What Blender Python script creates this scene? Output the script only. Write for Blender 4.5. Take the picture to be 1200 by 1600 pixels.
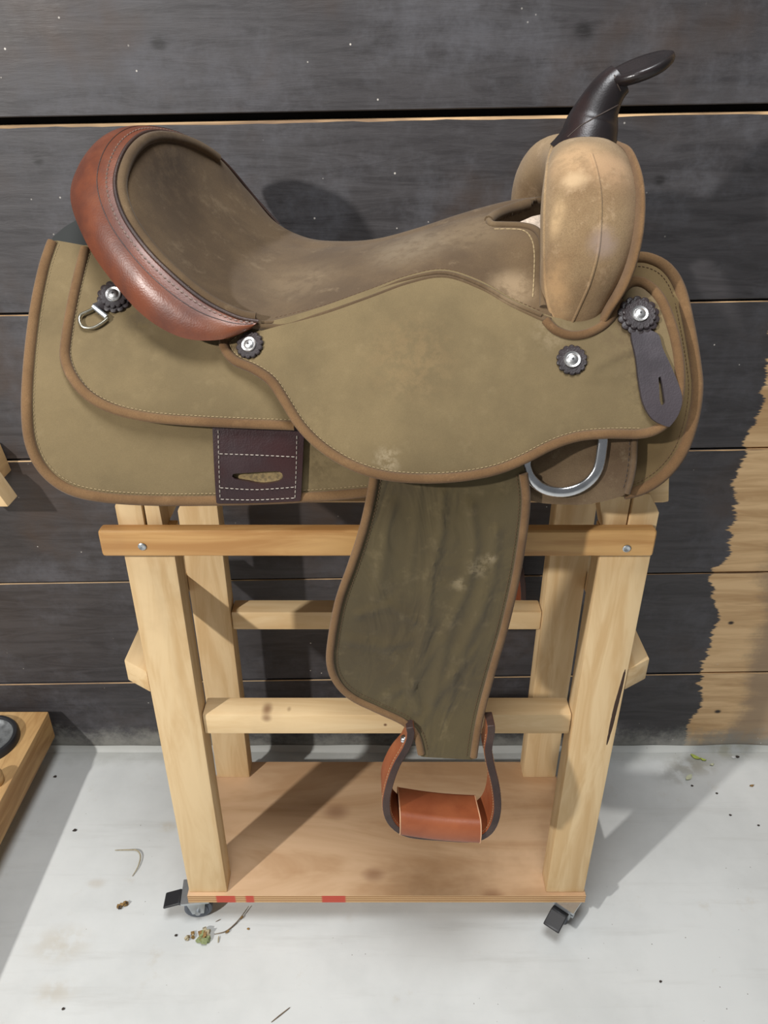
import bpy, bmesh, math, random
from mathutils import Vector, Matrix, noise as mnoise
from mathutils.bvhtree import BVHTree
from mathutils.geometry import delaunay_2d_cdt
random.seed(7)
for o in list(bpy.data.objects): bpy.data.objects.remove(o)
SC = bpy.context.scene
COL = SC.collection

# ------------------------------------------------------------------ camera
FPX, PITCH, CH = 1200.0, math.radians(29.0), 1.30
CAM = Vector((0, 0, CH))
cd = bpy.data.cameras.new('camera'); cam = bpy.data.objects.new('camera', cd); COL.objects.link(cam)
cam.location = CAM; cam.rotation_euler = (math.pi/2 - PITCH, 0, 0)
cd.sensor_fit = 'VERTICAL'; cd.sensor_height = 24.0; cd.lens = 24.0*FPX/1600.0
cd.clip_start = 0.02; cd.clip_end = 50
SC.camera = cam
# ------------------------------------------------------------------ light
w = bpy.data.worlds.new('barn_air'); SC.world = w; w.use_nodes = True
w.node_tree.nodes['Background'].inputs[0].default_value = (0.93, 0.96, 1.0, 1)
w.node_tree.nodes['Background'].inputs[1].default_value = 0.17
def lamp(name, typ, loc, energy, size, target=None, color=(1, 1, 1)):
    l = bpy.data.lights.new(name, typ); o = bpy.data.objects.new(name, l); COL.objects.link(o)
    o.location = loc; l.energy = energy; l.color = color
    if typ == 'AREA':
        l.shape = 'DISK'; l.size = size
        o.rotation_euler = (Vector(target) - Vector(loc)).to_track_quat('-Z', 'Y').to_euler()
    else: l.shadow_soft_size = size
    return o
lamp('work_lamp', 'POINT', (-1.75, -0.90, 2.06), 258, 0.045, color=(1.0, 0.975, 0.94))
lamp('ceiling_fixture', 'AREA', (-0.05, 0.10, 3.1), 54, 1.0, (0.1, 0.8, 0.5), (0.96, 0.98, 1.0))
SC.view_settings.view_transform = 'Standard'; SC.view_settings.look = 'None'
SC.view_settings.gamma = 1.0; SC.view_settings.use_curve_mapping = False
SC.view_settings.exposure = 0.0

# ------------------------------------------------------------------ measuring helpers
FW = Vector((0, math.cos(PITCH), -math.sin(PITCH))); UP = Vector((0, math.sin(PITCH), math.cos(PITCH)))
def ray(px, py): return FW + Vector(((px-600)/FPX, 0, 0)) + UP*((800-py)/FPX)
def P(px, py, Y): d = ray(px, py); return CAM + d*(Y/d.y)
def PZ(px, py, z): d = ray(px, py); return CAM + d*((z-CH)/d.z)
def proj(p):
    q = Vector(p) - CAM; dz = q.dot(FW); return (600+FPX*q.x/dz, 800-FPX*q.dot(UP)/dz)
def on(px, py, g):
    Y = 0.8
    for _ in range(24):
        q = P(px, py, Y); Y = 0.5*Y + 0.5*g(q.x, q.z)
    return P(px, py, Y)
def lerp_tab(tab, v):
    if v <= tab[0][0]: return tab[0][1]
    for (a, b), (c, d) in zip(tab, tab[1:]):
        if v <= c:
            return b + (d-b)*(v-a)/(c-a)
    return tab[-1][1]
def sstep(a, b, v):
    t = max(0, min(1, (v-a)/(b-a))); return t*t*(3-2*t)
def cr(p0, p1, p2, p3, t):
    return 0.5*((2*p1) + (p2-p0)*t + (2*p0-5*p1+4*p2-p3)*t*t + (3*p1-p0-3*p2+p3)*t*t*t)
def spline(pts, closed=False, step=6.0):
    """Catmull-Rom through 2-D or 3-D points; resampled to about step."""
    pts = [Vector(p) for p in pts]; n = len(pts); out = []
    for i in range(n if closed else n-1):
        if closed: a, b, c, d = (pts[(i+k) % n] for k in (-1, 0, 1, 2))
        else: a, b, c, d = pts[max(i-1, 0)], pts[i], pts[i+1], pts[min(i+2, n-1)]
        m = max(1, int((c-b).length/step + 0.5))
        for k in range(m): out.append(cr(a, b, c, d, k/m))
    if not closed: out.append(pts[-1].copy())
    return out

# ------------------------------------------------------------------ object helpers
def off(parent):
    v = Vector((0, 0, 0))
    while parent is not None: v += parent.location; parent = parent.parent
    return v
def mesh_obj(name, verts, faces, mat, parent=None, smooth=True, angle=40, mats=None, midx=None):
    me = bpy.data.meshes.new(name); o3 = off(parent)
    me.from_pydata([tuple(Vector(v)-o3) for v in verts], [], faces)
    for m in (mats or [mat]): me.materials.append(m)
    if midx: me.polygons.foreach_set('material_index', midx)
    me.validate(); me.update()
    bm = bmesh.new(); bm.from_mesh(me); bmesh.ops.recalc_face_normals(bm, faces=bm.faces); bm.to_mesh(me); bm.free()
    if smooth:
        me.polygons.foreach_set('use_smooth', [True]*len(me.polygons)); me.set_sharp_from_angle(angle=math.radians(angle))
    o = bpy.data.objects.new(name, me); COL.objects.link(o); o.parent = parent
    return o
def thing(name, loc, label, cat, group=None):
    o = bpy.data.objects.new(name, None); COL.objects.link(o); o.location = loc; o.empty_display_size = 0.05
    return tag(o, label, cat, group)
def tag(o, label, cat, group=None):
    o['label'] = label; o['category'] = cat
    if group: o['group'] = group
    return o
def tube_geo(pts, r, n=8, closed=False, flat=None, up=None):
    """flat=(a,b): elliptical section, a along 'up'-ish normal"""
    pts = [Vector(p) for p in pts]; m = len(pts); V = []; F = []
    rr = r if isinstance(r, (list, tuple)) else [r]*m
    T = []
    for i in range(m):
        a = pts[(i-1) % m] if (closed or i > 0) else pts[i]
        b = pts[(i+1) % m] if (closed or i < m-1) else pts[i]
        T.append((b-a).normalized())
    N = (Vector(up) if up is not None else Vector((0, -1, 0.02)))
    for i in range(m):
        t = T[i]; N = (N - t*N.dot(t))
        if N.length < 1e-5: N = t.orthogonal()
        N.normalize(); B = t.cross(N)
        fa, fb = flat or (1, 1)
        for k in range(n):
            a = 2*math.pi*k/n
            V.append(pts[i] + (N*math.cos(a)*fa + B*math.sin(a)*fb)*rr[i])
    for i in range(m if closed else m-1):
        for k in range(n):
            j = (i+1) % m
            F.append((i*n+k, i*n+(k+1) % n, j*n+(k+1) % n, j*n+k))
    if not closed:
        F.append(tuple(range(n))[::-1]); F.append(tuple((m-1)*n+k for k in range(n)))
    return V, F
def tube(name, pts, r, mat, parent=None, n=8, closed=False, flat=None, up=None):
    V, F = tube_geo(pts, r, n, closed, flat, up)
    return mesh_obj(name, V, F, mat, parent, angle=60)
def merge(parts):
    V, F = [], []
    for v, f in parts:
        b = len(V); V += list(v); F += [tuple(b+i for i in q) for q in f]
    return V, F
def prism(name, poly, axis, lo, hi, mat, parent=None, bev=0.002, jit=0.0, seg=2):
    """poly in the two other axes (order x<y<z), extruded along axis."""
    bm = bmesh.new(); rings = []
    for h in (lo, hi):
        ring = []
        for (a, b) in poly:
            c = {'x': (h, a, b), 'y': (a, h, b), 'z': (a, b, h)}[axis]
            ring.append(bm.verts.new(c))
        rings.append(ring)
    n = len(poly)
    bm.faces.new(rings[0]); bm.faces.new(rings[1][::-1])
    for i in range(n):
        bm.faces.new((rings[0][i], rings[0][(i+1) % n], rings[1][(i+1) % n], rings[1][i]))
    bmesh.ops.recalc_face_normals(bm, faces=bm.faces)
    if bev > 0: bmesh.ops.bevel(bm, geom=list(bm.edges), offset=bev, segments=seg, affect='EDGES', profile=0.6)
    me = bpy.data.meshes.new(name); o3 = off(parent)
    for v in bm.verts: v.co -= o3
    bm.to_mesh(me); bm.free(); me.materials.append(mat)
    me.polygons.foreach_set('use_smooth', [True]*len(me.polygons)); me.set_sharp_from_angle(angle=math.radians(30))
    o = bpy.data.objects.new(name, me); COL.objects.link(o); o.parent = parent
    return o
def box(name, a, b, mat, parent=None, bev=0.002):
    return prism(name, [(a[0], a[2]), (b[0], a[2]), (b[0], b[2]), (a[0], b[2])], 'y', a[1], b[1], mat, parent, bev)
def inside(p, poly):
    x, y = p; c = False; n = len(poly); j = n-1
    for i in range(n):
        xi, yi = poly[i]; xj, yj = poly[j]
        if (yi > y) != (yj > y) and x < (xj-xi)*(y-yi)/(yj-yi)+xi: c = not c
        j = i
    return c
def segd(p, a, b):
    ax, ay = a; bx, by = b; dx, dy = bx-ax, by-ay; L = dx*dx+dy*dy
    t = 0 if L == 0 else max(0, min(1, ((p[0]-ax)*dx+(p[1]-ay)*dy)/L))
    return math.hypot(p[0]-ax-t*dx, p[1]-ay-t*dy)
def pld(p, pl): return min(segd(p, a, b) for a, b in zip(pl, pl[1:]))
def sheet(name, outline, g, thick, mat, parent, sp=9.0, holes=(), closed_spline=True, disp=None, mirror=None, angle=50):
    """A cut sheet of leather/fabric lying on the body surface g (Y from X, Z), with real thickness."""
    ol = [tuple(v)[:2] for v in spline([Vector((a, b, 0)) for a, b in outline], True, sp)] if closed_spline else list(outline)
    verts = [Vector(v) for v in ol]; faces = [list(range(len(ol)))]
    for h in holes:
        b = len(verts); hh = [tuple(v)[:2] for v in spline([Vector((p, q, 0)) for p, q in h], True, sp*0.5)]
        verts += [Vector(v) for v in hh]; faces.append(list(range(b, len(verts))))
    loops = [ol] + [[tuple(verts[i]) for i in f] for f in faces[1:]]
    x0 = min(p[0] for p in ol); x1 = max(p[0] for p in ol); y0 = min(p[1] for p in ol); y1 = max(p[1] for p in ol)
    yy = y0+sp*0.5; row = 0
    while yy < y1:
        xx = x0 + (sp*0.5 if row % 2 else 0)
        while xx < x1:
            p = (xx, yy)
            if inside(p, ol) and all(not inside(p, l) for l in loops[1:]) and min(pld(p, l+[l[0]]) for l in loops) > sp*0.45:
                verts.append(Vector(p))
            xx += sp
        yy += sp*0.87; row += 1
    edges = []
    for f in faces: edges += [(f[i], f[(i+1) % len(f)]) for i in range(len(f))]
    res = delaunay_2d_cdt(verts, edges, [], 0, 1e-4)
    v2, f2 = res[0], []
    for f in res[2]:
        c = sum((v2[i] for i in f), Vector((0, 0)))/len(f)
        if inside(c, ol) and all(not inside(c, l) for l in loops[1:]): f2.append(tuple(f))
    front = []
    for v in v2:
        q = on(v.x, v.y, g)
        if disp:
            q = q + Vector((0, -1, 0))*disp(v.x, v.y)
        front.append(q)
    if mirror is not None: front = [Vector((q.x, 2*mirror-q.y, q.z)) for q in front]
    n = len(front); nor = [Vector((0, 0, 0)) for _ in front]
    for f in f2:
        a, b, c = (front[i] for i in f[:3]); nn = (b-a).cross(c-a)
        for i in f: nor[i] += nn
    back = []
    sgn = -1 if mirror is None else 1
    for q, nn in zip(front, nor):
        nn = nn.normalized() if nn.length > 0 else Vector((0, -1, 0))
        if nn.y*sgn < 0: nn = -nn
        back.append(q - nn*thick)
    cnt = {}
    for f in f2:
        for i in range(len(f)):
            e = (f[i], f[(i+1) % len(f)]); cnt[frozenset(e)] = cnt.get(frozenset(e), []) + [e]
    F = list(f2) + [tuple(i+n for i in f[::-1]) for f in f2]
    for k, es in cnt.items():
        if len(es) == 1: a, b = es[0]; F.append((b, a, a+n, b+n))
    return mesh_obj(name, front+back, F, mat, parent, angle=angle)
def path_on(pl, g, step=6, lift=0.0, closed=False, mirror=None):
    out = []
    for v in spline([Vector((a, b, 0)) for a, b in pl], closed, step):
        q = on(v.x, v.y, lambda X, Z: g(X, Z)-lift)
        if mirror is not None: q = Vector((q.x, 2*mirror-q.y, q.z))
        out.append(q)
    return out
def inset(pl, d, closed=False):
    s = [Vector(v) for v in pl]; n = len(s); out = []
    for i in range(n):
        a = s[(i-1) % n] if (closed or i) else s[i]; b = s[(i+1) % n] if (closed or i < n-1) else s[i]
        t = (b-a).normalized(); out.append((s[i].x - t.y*d, s[i].y + t.x*d))
    return out
def stitches(name, pts, mat, parent, L=0.0030, gap=0.0016, wd=0.00042, closed=False):
    """a row of thread stitches standing a hair proud of the surface"""
    geo = []; acc = 0; pts = [Vector(p) for p in pts]
    if closed: pts.append(pts[0])
    cum = [0]
    for a, b in zip(pts, pts[1:]): cum.append(cum[-1]+(b-a).length)
    def at(s):
        for i in range(len(cum)-1):
            if s <= cum[i+1]:
                d = cum[i+1]-cum[i]; return pts[i].lerp(pts[i+1], 0 if d == 0 else (s-cum[i])/d)
        return pts[-1]
    s = 0
    j = 0
    while s+L < cum[-1]:
        while j < len(cum)-2 and cum[j+1] < s: j += 1
        a = at(s); b = at(s+L); m = (a+b)/2 + Vector((0, -wd*0.6, 0.0))
        geo.append(tube_geo([a, m, b], [wd*0.6, wd, wd*0.6], 4))
        s += L+gap
    V, F = merge(geo)
    return mesh_obj(name, V, F, mat, parent)

# ------------------------------------------------------------------ materials
def srgb(r, g, b):
    f = lambda c: (c/255/12.92) if c/255 <= 0.04045 else ((c/255+0.055)/1.055)**2.4
    return (f(r), f(g), f(b), 1)
class NT:
    def __init__(s, name):
        s.m = bpy.data.materials.new(name); s.m.use_nodes = True; s.t = s.m.node_tree
        s.b = s.t.nodes['Principled BSDF']; s.co = s.t.nodes.new('ShaderNodeTexCoord').outputs['Object']
    def n(s, typ, **k):
        d = s.t.nodes.new(typ)
        for a, v in k.items(): setattr(d, a, v)
        return d
    def l(s, a, b): s.t.links.new(a, b)
    def put(s, sock, v):
        if isinstance(v, bpy.types.NodeSocket): s.l(v, sock)
        else: sock.default_value = v
    def mapping(s, scale=(1, 1, 1), rand=0.0, loc=(0, 0, 0), vec=None):
        d = s.n('ShaderNodeMapping'); s.l(vec or s.co, d.inputs['Vector']); d.inputs['Scale'].default_value = scale
        d.inputs['Location'].default_value = loc
        if rand:
            oi = s.n('ShaderNodeObjectInfo'); mu = s.n('ShaderNodeMath', operation='MULTIPLY'); s.l(oi.outputs['Random'], mu.inputs[0]); mu.inputs[1].default_value = rand
            cx = s.n('ShaderNodeCombineXYZ')
            for i in range(3): s.l(mu.outputs[0], cx.inputs[i])
            s.l(cx.outputs[0], d.inputs['Location'])
        return d.outputs[0]
    def noise(s, scale, detail=4, rough=0.55, vec=None, dist=0.0):
        d = s.n('ShaderNodeTexNoise'); s.l(vec or s.co, d.inputs['Vector'])
        d.inputs['Scale'].default_value = scale; d.inputs['Detail'].default_value = detail; d.inputs['Roughness'].default_value = rough; d.inputs['Distortion'].default_value = dist
        return d.outputs['Fac']
    def vor(s, scale, vec=None, feature='F1', rnd=1.0):
        d = s.n('ShaderNodeTexVoronoi', feature=feature); s.l(vec or s.co, d.inputs['Vector']); d.inputs['Scale'].default_value = scale
        d.inputs['Randomness'].default_value = rnd
        return d.outputs['Distance']
    def wave(s, scale, dist=4, detail=3, vec=None, dirn='X', prof='SIN'):
        d = s.n('ShaderNodeTexWave', bands_direction=dirn, wave_profile=prof); s.l(vec or s.co, d.inputs['Vector'])
        d.inputs['Scale'].default_value = scale; d.inputs['Distortion'].default_value = dist; d.inputs['Detail'].default_value = detail
        return d.outputs['Fac']
    def rng(s, v, a, b, c=0.0, d=1.0, smooth=True):
        m = s.n('ShaderNodeMapRange', interpolation_type='SMOOTHSTEP' if smooth else 'LINEAR'); s.put(m.inputs[0], v)
        for i, x in zip((1, 2, 3, 4), (a, b, c, d)): m.inputs[i].default_value = x
        return m.outputs[0]
    def math(s, op, a, b=0.0):
        m = s.n('ShaderNodeMath', operation=op); s.put(m.inputs[0], a); s.put(m.inputs[1], b); return m.outputs[0]
    def mix(s, f, a, b, mode='MIX'):
        m = s.n('ShaderNodeMix', data_type='RGBA', blend_type=mode); s.put(m.inputs[0], f); s.put(m.inputs[6], a); s.put(m.inputs[7], b); return m.outputs[2]
    def xyz(s):
        d = s.n('ShaderNodeSeparateXYZ'); s.l(s.co, d.inputs[0]); return d.outputs
    def spot(s, p, r, scale=(1, 1, 1), soft=0.5):
        """a mark on the material itself around point p (object space)"""
        d = s.n('ShaderNodeVectorMath', operation='SUBTRACT'); s.l(s.co, d.inputs[0]); d.inputs[1].default_value = p
        e = s.n('ShaderNodeVectorMath', operation='MULTIPLY'); s.l(d.outputs[0], e.inputs[0]); e.inputs[1].default_value = scale
        l = s.n('ShaderNodeVectorMath', operation='LENGTH'); s.l(e.outputs[0], l.inputs[0])
        return s.rng(l.outputs['Value'], r*soft, r, 1.0, 0.0)
    def bump(s, h, strength=0.3, dist=0.002):
        d = s.n('ShaderNodeBump'); s.l(h, d.inputs['Height']); d.inputs['Strength'].default_value = strength; d.inputs['Distance'].default_value = dist
        s.l(d.outputs[0], s.b.inputs['Normal'])
    def fin(s, col, rough=0.6, metal=0.0, spec=0.5, sheen=0.0):
        s.put(s.b.inputs['Base Color'], col); s.put(s.b.inputs['Roughness'], rough); s.b.inputs['Metallic'].default_value = metal
        s.b.inputs['Specular IOR Level'].default_value = spec
        if sheen: s.b.inputs['Sheen Weight'].default_value = sheen; s.b.inputs['Sheen Roughness'].default_value = 0.6
        return s.m

def pine(name, axis, c0, c1, knots=True, extra=(), rough=0.62):
    s = NT(name); sc = {'x': (0.12, 1, 1), 'y': (1, 0.12, 1), 'z': (1, 1, 0.12)}[axis]
    v = s.mapping(sc, rand=9.0)
    a = s.noise(38, 4, 0.6, v, 0.8); b = s.noise(7, 2, 0.5, v); f = s.noise(420, 2, 0.6, v)
    c = s.mix(s.rng(a, 0.35, 0.68), c0, c1)
    c = s.mix(s.rng(b, 0.42, 0.72, 0, 0.35), c, srgb(232, 205, 160))
    if knots:
        sk = {'x': (0.55, 1, 1), 'y': (1, 0.55, 1), 'z': (1, 1, 0.55)}[axis]
        k = s.vor(4.0, s.mapping(sk, rand=9.0))
        c = s.mix(s.rng(k, 0.012, 0.05, 0.7, 0.0), c, srgb(120, 75, 42))
    c = s.mix(s.rng(s.noise(4.0, 5, 0.7), 0.55, 0.8, 0, 0.25), c, srgb(150, 118, 82))
    for p, r, scl in extra: c = s.mix(s.math('MULTIPLY', s.spot(p, r, scl, 0.3), 0.95), c, srgb(105, 62, 35))
    s.bump(f, 0.12, 0.0008)
    return s.fin(c, rough, spec=0.35)
PA, PB = srgb(220, 192, 148), srgb(202, 168, 120)
pine_z = pine('pine_upright', 'z', PA, PB); pine_x = pine('pine_rung', 'x', PA, PB); pine_y = pine('pine_cross', 'y', PA, PB)
pine_rail = pine('pine_rail_varnished', 'x', srgb(208, 164, 106), srgb(180, 132, 78), False, rough=0.45)
def plywood():
    s = NT('plywood_sanded'); v = s.mapping((0.25, 1, 1))
    a = s.noise(9, 4, 0.6, v, 1.5); b = s.noise(5, 5, 0.65)
    c = s.mix(s.rng(a, 0.35, 0.7), srgb(208, 174, 138), srgb(184, 146, 108))
    c = s.mix(s.rng(b, 0.5, 0.75, 0, 0.4), c, srgb(150, 116, 84))
    for px, py, r in ((525, 1268, 0.026), (584, 1366, 0.020), (770, 1400, 0.02)):
        q = PZ(px, py, 0.085) - BASE
        c = s.mix(s.math('MULTIPLY', s.spot(q, r, (0.7, 1, 1), 0.1), 0.55), c, srgb(120, 76, 48))
    s.bump(s.noise(240, 3), 0.08, 0.0006)
    return s.fin(c, 0.6, spec=0.35)
def plyedge():
    s = NT('plywood_edge_plies'); z = s.xyz()['Z']
    wv = s.math('SINE', s.math('MULTIPLY', z, 1180.0))
    c = s.mix(s.rng(wv, -0.5, 0.5), srgb(214, 178, 128), srgb(150, 104, 66))
    x = s.xyz()['X']
    for a, b in ((338, 368), (384, 397), (503, 540)):
        xa = P(a, 1405, 0.834).x - BASE.x; xb = P(b, 1405, 0.834).x - BASE.x
        m = s.math('MULTIPLY', s.rng(x, xa-0.002, xa+0.002), s.rng(x, xb-0.002, xb+0.002, 1, 0))
        c = s.mix(s.math('MULTIPLY', m, 0.85), c, srgb(190, 52, 42))
    return s.fin(c, 0.65)
def cordura(name, c0, c1, weave=1600, wr=0.35, wk=0.0, marks=()):
    s = NT(name); a = s.noise(7, 5, 0.62); b = s.noise(45, 4, 0.6)
    c = s.mix(s.rng(a, 0.36, 0.68), c0, c1)
    c = s.mix(s.rng(b, 0.55, 0.8, 0, 0.2), c, srgb(150, 132, 98))
    c = s.mix(s.rng(s.noise(20, 6, 0.75, s.mapping((1, 1, 1), loc=(3, 1, 7))), 0.66, 0.8, 0, 0.2), c, srgb(180, 162, 128))
    for p, r, scl, colr, am in marks: c = s.mix(s.math('MULTIPLY', s.math('MULTIPLY', s.spot(p, r, scl, 0.15), s.rng(s.noise(90, 4, 0.7), 0.38, 0.62)), am), c, srgb(*colr))
    wv = s.noise(weave, 1, 0.5)
    c = s.mix(s.rng(wv, 0.3, 0.7, 0.0, 0.25), c, srgb(80, 68, 44))
    h = s.math('ADD', s.math('MULTIPLY', s.noise(26, 3, 0.5), 1.0), s.math('MULTIPLY', wv, 0.12))
    if wk:
        rd = s.math('ABSOLUTE', s.math('SUBTRACT', s.noise(16, 3, 0.5, s.mapping((1, 1, 0.4)), 1.0), 0.5))
        h = s.math('ADD', h, s.math('MULTIPLY', s.rng(rd, 0.0, 0.12), wk))
    s.bump(h, wr, 0.003)
    return s.fin(c, 0.85, spec=0.2, sheen=0.12)
def suede(name, c0, c1, c2, marks=(), amt=0.5, sh=0.1):
    s = NT(name); a = s.noise(9, 5, 0.65); b = s.noise(34, 4, 0.7); f = s.noise(900, 2, 0.6)
    c = s.mix(s.rng(a, 0.38, 0.64), c0, c1)
    c = s.mix(s.rng(b, 0.55, 0.74, 0, amt), c, c2)
    c = s.mix(s.rng(f, 0.35, 0.7, 0, 0.28), c, srgb(70, 52, 34))
    for p, r, scl, colr, am in marks: c = s.mix(s.math('MULTIPLY', s.math('MULTIPLY', s.spot(p, r*1.2, scl, 0.2), s.rng(s.noise(60, 4, 0.7), 0.3, 0.6, 0.35, 1.0)), am), c, colr)
    h = s.math('ADD', f, s.math('MULTIPLY', b, 2.0)); s.bump(h, 0.18, 0.0012)
    return s.fin(c, 0.92, spec=0.12, sheen=sh)
def leather(name, c0, c1, rough=0.38, crease=0.2, c2=None, scale=1.0, spec=0.5):
    s = NT(name); a = s.noise(14*scale, 5, 0.6); b = s.noise(60, 4, 0.6); v = s.vor(520)
    c = s.mix(s.rng(a, 0.36, 0.66), c0, c1)
    if c2: c = s.mix(s.rng(s.noise(6*scale, 4, 0.6, s.mapping((1, 1, 1), loc=(5, 2, 1))), 0.52, 0.7, 0, 0.6), c, c2)
    h = s.math('ADD', s.math('MULTIPLY', b, 1.5), s.math('MULTIPLY', v, 0.5)); s.bump(h, crease, 0.0012)
    return s.fin(c, s.rng(a, 0.3, 0.7, rough-0.07, rough+0.12), spec=spec)
russet = leather('cantle_russet_leather', srgb(112, 60, 38), srgb(82, 42, 28), 0.40, 0.18, srgb(132, 82, 56))
chestnut = leather('stirrup_tan_leather', srgb(150, 82, 48), srgb(132, 68, 38), 0.45, 0.12, srgb(160, 94, 60))
darkedge = leather('burnished_dark_edge', srgb(66, 46, 38), srgb(46, 30, 26), 0.5, 0.3)
blackl = leather('black_latigo_leather', srgb(52, 43, 44), srgb(38, 31, 32), 0.42, 0.25, srgb(70, 60, 64))
oxblood = leather('oxblood_leather', srgb(54, 33, 33), srgb(42, 25, 27), 0.34, 0.22, srgb(62, 44, 46))
hornl = leather('horn_black_leather', srgb(38, 31, 31), srgb(26, 21, 22), 0.30, 0.1, srgb(66, 38, 32))
binding = suede('brown_binding_leather', srgb(120, 92, 62), srgb(102, 76, 50), srgb(146, 114, 80), amt=0.4)
rough_side = suede('greyed_rough_out_leather', srgb(106, 88, 66), srgb(88, 70, 52), srgb(140, 124, 100))
def simple(name, col, rough, metal=0.0, spec=0.5, nz=0.0, nscale=60):
    s = NT(name)
    c = s.mix(s.rng(s.noise(nscale, 4), 0.35, 0.7, 0, max(nz, 0.001)), col, (0.02, 0.02, 0.02, 1))
    return s.fin(c, rough, metal, spec)
silver = simple('concho_silver', (0.74, 0.73, 0.72, 1), 0.38, 1.0, nz=0.25, nscale=400)
chrome = simple('polished_steel', (0.72, 0.73, 0.75, 1), 0.2, 1.0, nz=0.2)
zinc = simple('zinc_plate', (0.55, 0.58, 0.6, 1), 0.35, 0.9, nz=0.15)
brassy = simple('antique_ring_metal', (0.52, 0.49, 0.40, 1), 0.3, 1.0, nz=0.3)
blackp = simple('black_plastic', (0.018, 0.018, 0.02, 1), 0.45, nz=0.2)
rubber = simple('grey_rubber_tyre', (0.10, 0.115, 0.14, 1), 0.5, nz=0.2)
thread = simple('pale_thread', srgb(172, 150, 112), 0.8, nz=0.3, nscale=900)
thread_d = simple('dark_thread', srgb(96, 70, 46), 0.8, nz=0.3, nscale=900)
thread_k = simple('grey_thread', srgb(70, 58, 52), 0.7, nz=0.3, nscale=900)
fleece = simple('cream_fleece', srgb(226, 206, 186), 0.95, spec=0.1, nz=0.35, nscale=300)
blackcloth = simple('black_webbing', srgb(38, 40, 38), 0.8, nz=0.4, nscale=500)

# ================================================================== SETTING
WY = 1.25
def stains():
    s = NT('dark_stained_barn_plank'); x = s.xyz(); X, Z = x['X'], x['Z']
    v = s.mapping((0.12, 1, 1), rand=5.0); g1 = s.noise(48, 5, 0.7, v, 1.2); g2 = s.noise(5, 6, 0.72); g3 = s.noise(260, 3, 0.6, v)
    c = s.mix(s.rng(g1, 0.35, 0.7), srgb(66, 63, 64), srgb(48, 45, 46))
    c = s.mix(s.rng(g2, 0.46, 0.7, 0, 0.75), c, srgb(86, 85, 89))
    c = s.mix(s.rng(s.noise(3.2, 4, 0.6, s.mapping((1, 1, 1), loc=(4, 0, 2))), 0.50, 0.70, 0, 0.75), c, srgb(66, 50, 38))
    c = s.mix(s.rng(g3, 0.66, 0.84, 0, 0.25), c, srgb(110, 100, 92))
    for px, py, r in ((248, 67, 0.014), (912, 48, 0.016), (1030, 282, 0.010), (60, 250, 0.01)):
        q = P(px, py, WY); c = s.mix(s.math('MULTIPLY', s.math('MULTIPLY', s.spot(q, r, (0.8, 0.2, 1), 0.2), s.rng(g3, 0.3, 0.55)), 0.8), c, srgb(22, 19, 18))
    # bare timber where the stain stops, lower right
    a = P(1197, 560, WY); b = P(1078, 1140, WY); k = (a.x-b.x)/(a.z-b.z)
    edge = s.math('ADD', s.math('MULTIPLY', Z, k), b.x - k*b.z)
    br = s.math('MULTIPLY', s.math('SUBTRACT', s.noise(46, 5, 0.75, s.mapping((0.10, 0.1, 1))), 0.5), 0.07)
    br2 = s.math('MULTIPLY', s.math('SUBTRACT', s.noise(7, 2, 0.5, s.mapping((0.2, 0.1, 1))), 0.5), 0.10)
    d = s.math('SUBTRACT', s.math('ADD', s.math('ADD', X, br), br2), edge)
    bare = s.rng(d, -0.002, 0.003)
    w1 = s.noise(42, 5, 0.6, s.mapping((0.09, 1, 1), rand=5.0), 0.8)
    wc = s.mix(s.rng(w1, 0.35, 0.7), srgb(222, 186, 138), srgb(186, 148, 102))
    wc = s.mix(s.rng(s.math('ADD', d, s.math('MULTIPLY', g2, 0.12)), 0.13, 0.18, 0, 0.8), wc, srgb(146, 124, 100))
    for px, py, r in ((1142, 973, 0.006), (1121, 1111, 0.007)):
        q = P(px, py, WY); wc = s.mix(s.spot(q, r, (0.7, 0.2, 1), 0.3), wc, srgb(40, 26, 18))
    c = s.mix(bare, c, wc)
    # cement splash and dust near the floor
    dn = s.math('ADD', Z, s.math('MULTIPLY', s.math('SUBTRACT', s.noise(16, 6, 0.75), 0.5), 0.17))
    c = s.mix(s.rng(dn, 0.0, 0.075, 0.85, 0.0), c, srgb(140, 139, 132))
    sp = s.vor(34); c = s.mix(s.math('MULTIPLY', s.rng(sp, 0.03, 0.06, 1, 0), s.rng(s.noise(3.5, 2), 0.42, 0.6)), c, srgb(205, 198, 188))
    s.bump(s.math('ADD', g1, s.math('MULTIPLY', g3, 0.5)), 0.22, 0.002)
    return s.fin(c, s.rng(g2, 0.35, 0.7, 0.48, 0.68), spec=0.5)
stain = stains()
bare_edge = pine('worn_bare_plank_edge', 'x', srgb(196, 160, 116), srgb(104, 78, 54), False)
darkgap = simple('dark_gap', (0.006, 0.005, 0.005, 1), 0.9, nz=0.2)
WL, WR = -3.0, 3.0
wall = mesh_obj('wall_back', [(WL, WY+0.034, 0), (WR, WY+0.034, 0), (WR, WY+0.034, 2.25), (WL, WY+0.034, 2.25), (WL, WY+0.06, 0), (WR, WY+0.06, 0), (WR, WY+0.06, 2.25), (WL, WY+0.06, 2.25)],
                [(0, 1, 2, 3), (4, 7, 6, 5), (0, 4, 5, 1), (3, 2, 6, 7), (0, 3, 7, 4), (1, 5, 6, 2)], darkgap, smooth=False)
wall['kind'] = 'structure'
def joint(yl, yr):
    a = P(0, yl, WY); b = P(1200, yr, WY); k = (b.z-a.z)/(b.x-a.x); return (lambda x: a.z + k*(x-a.x))
J = [joint(190, 168), joint(491, 468), joint(719, 700), joint(911, 893), joint(1068, 1050)]
tops = [lambda x: J[0](x)+0.81, lambda x: J[0](x)+0.54, lambda x: J[0](x)+0.272] + J + [lambda x: -0.01]
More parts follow.
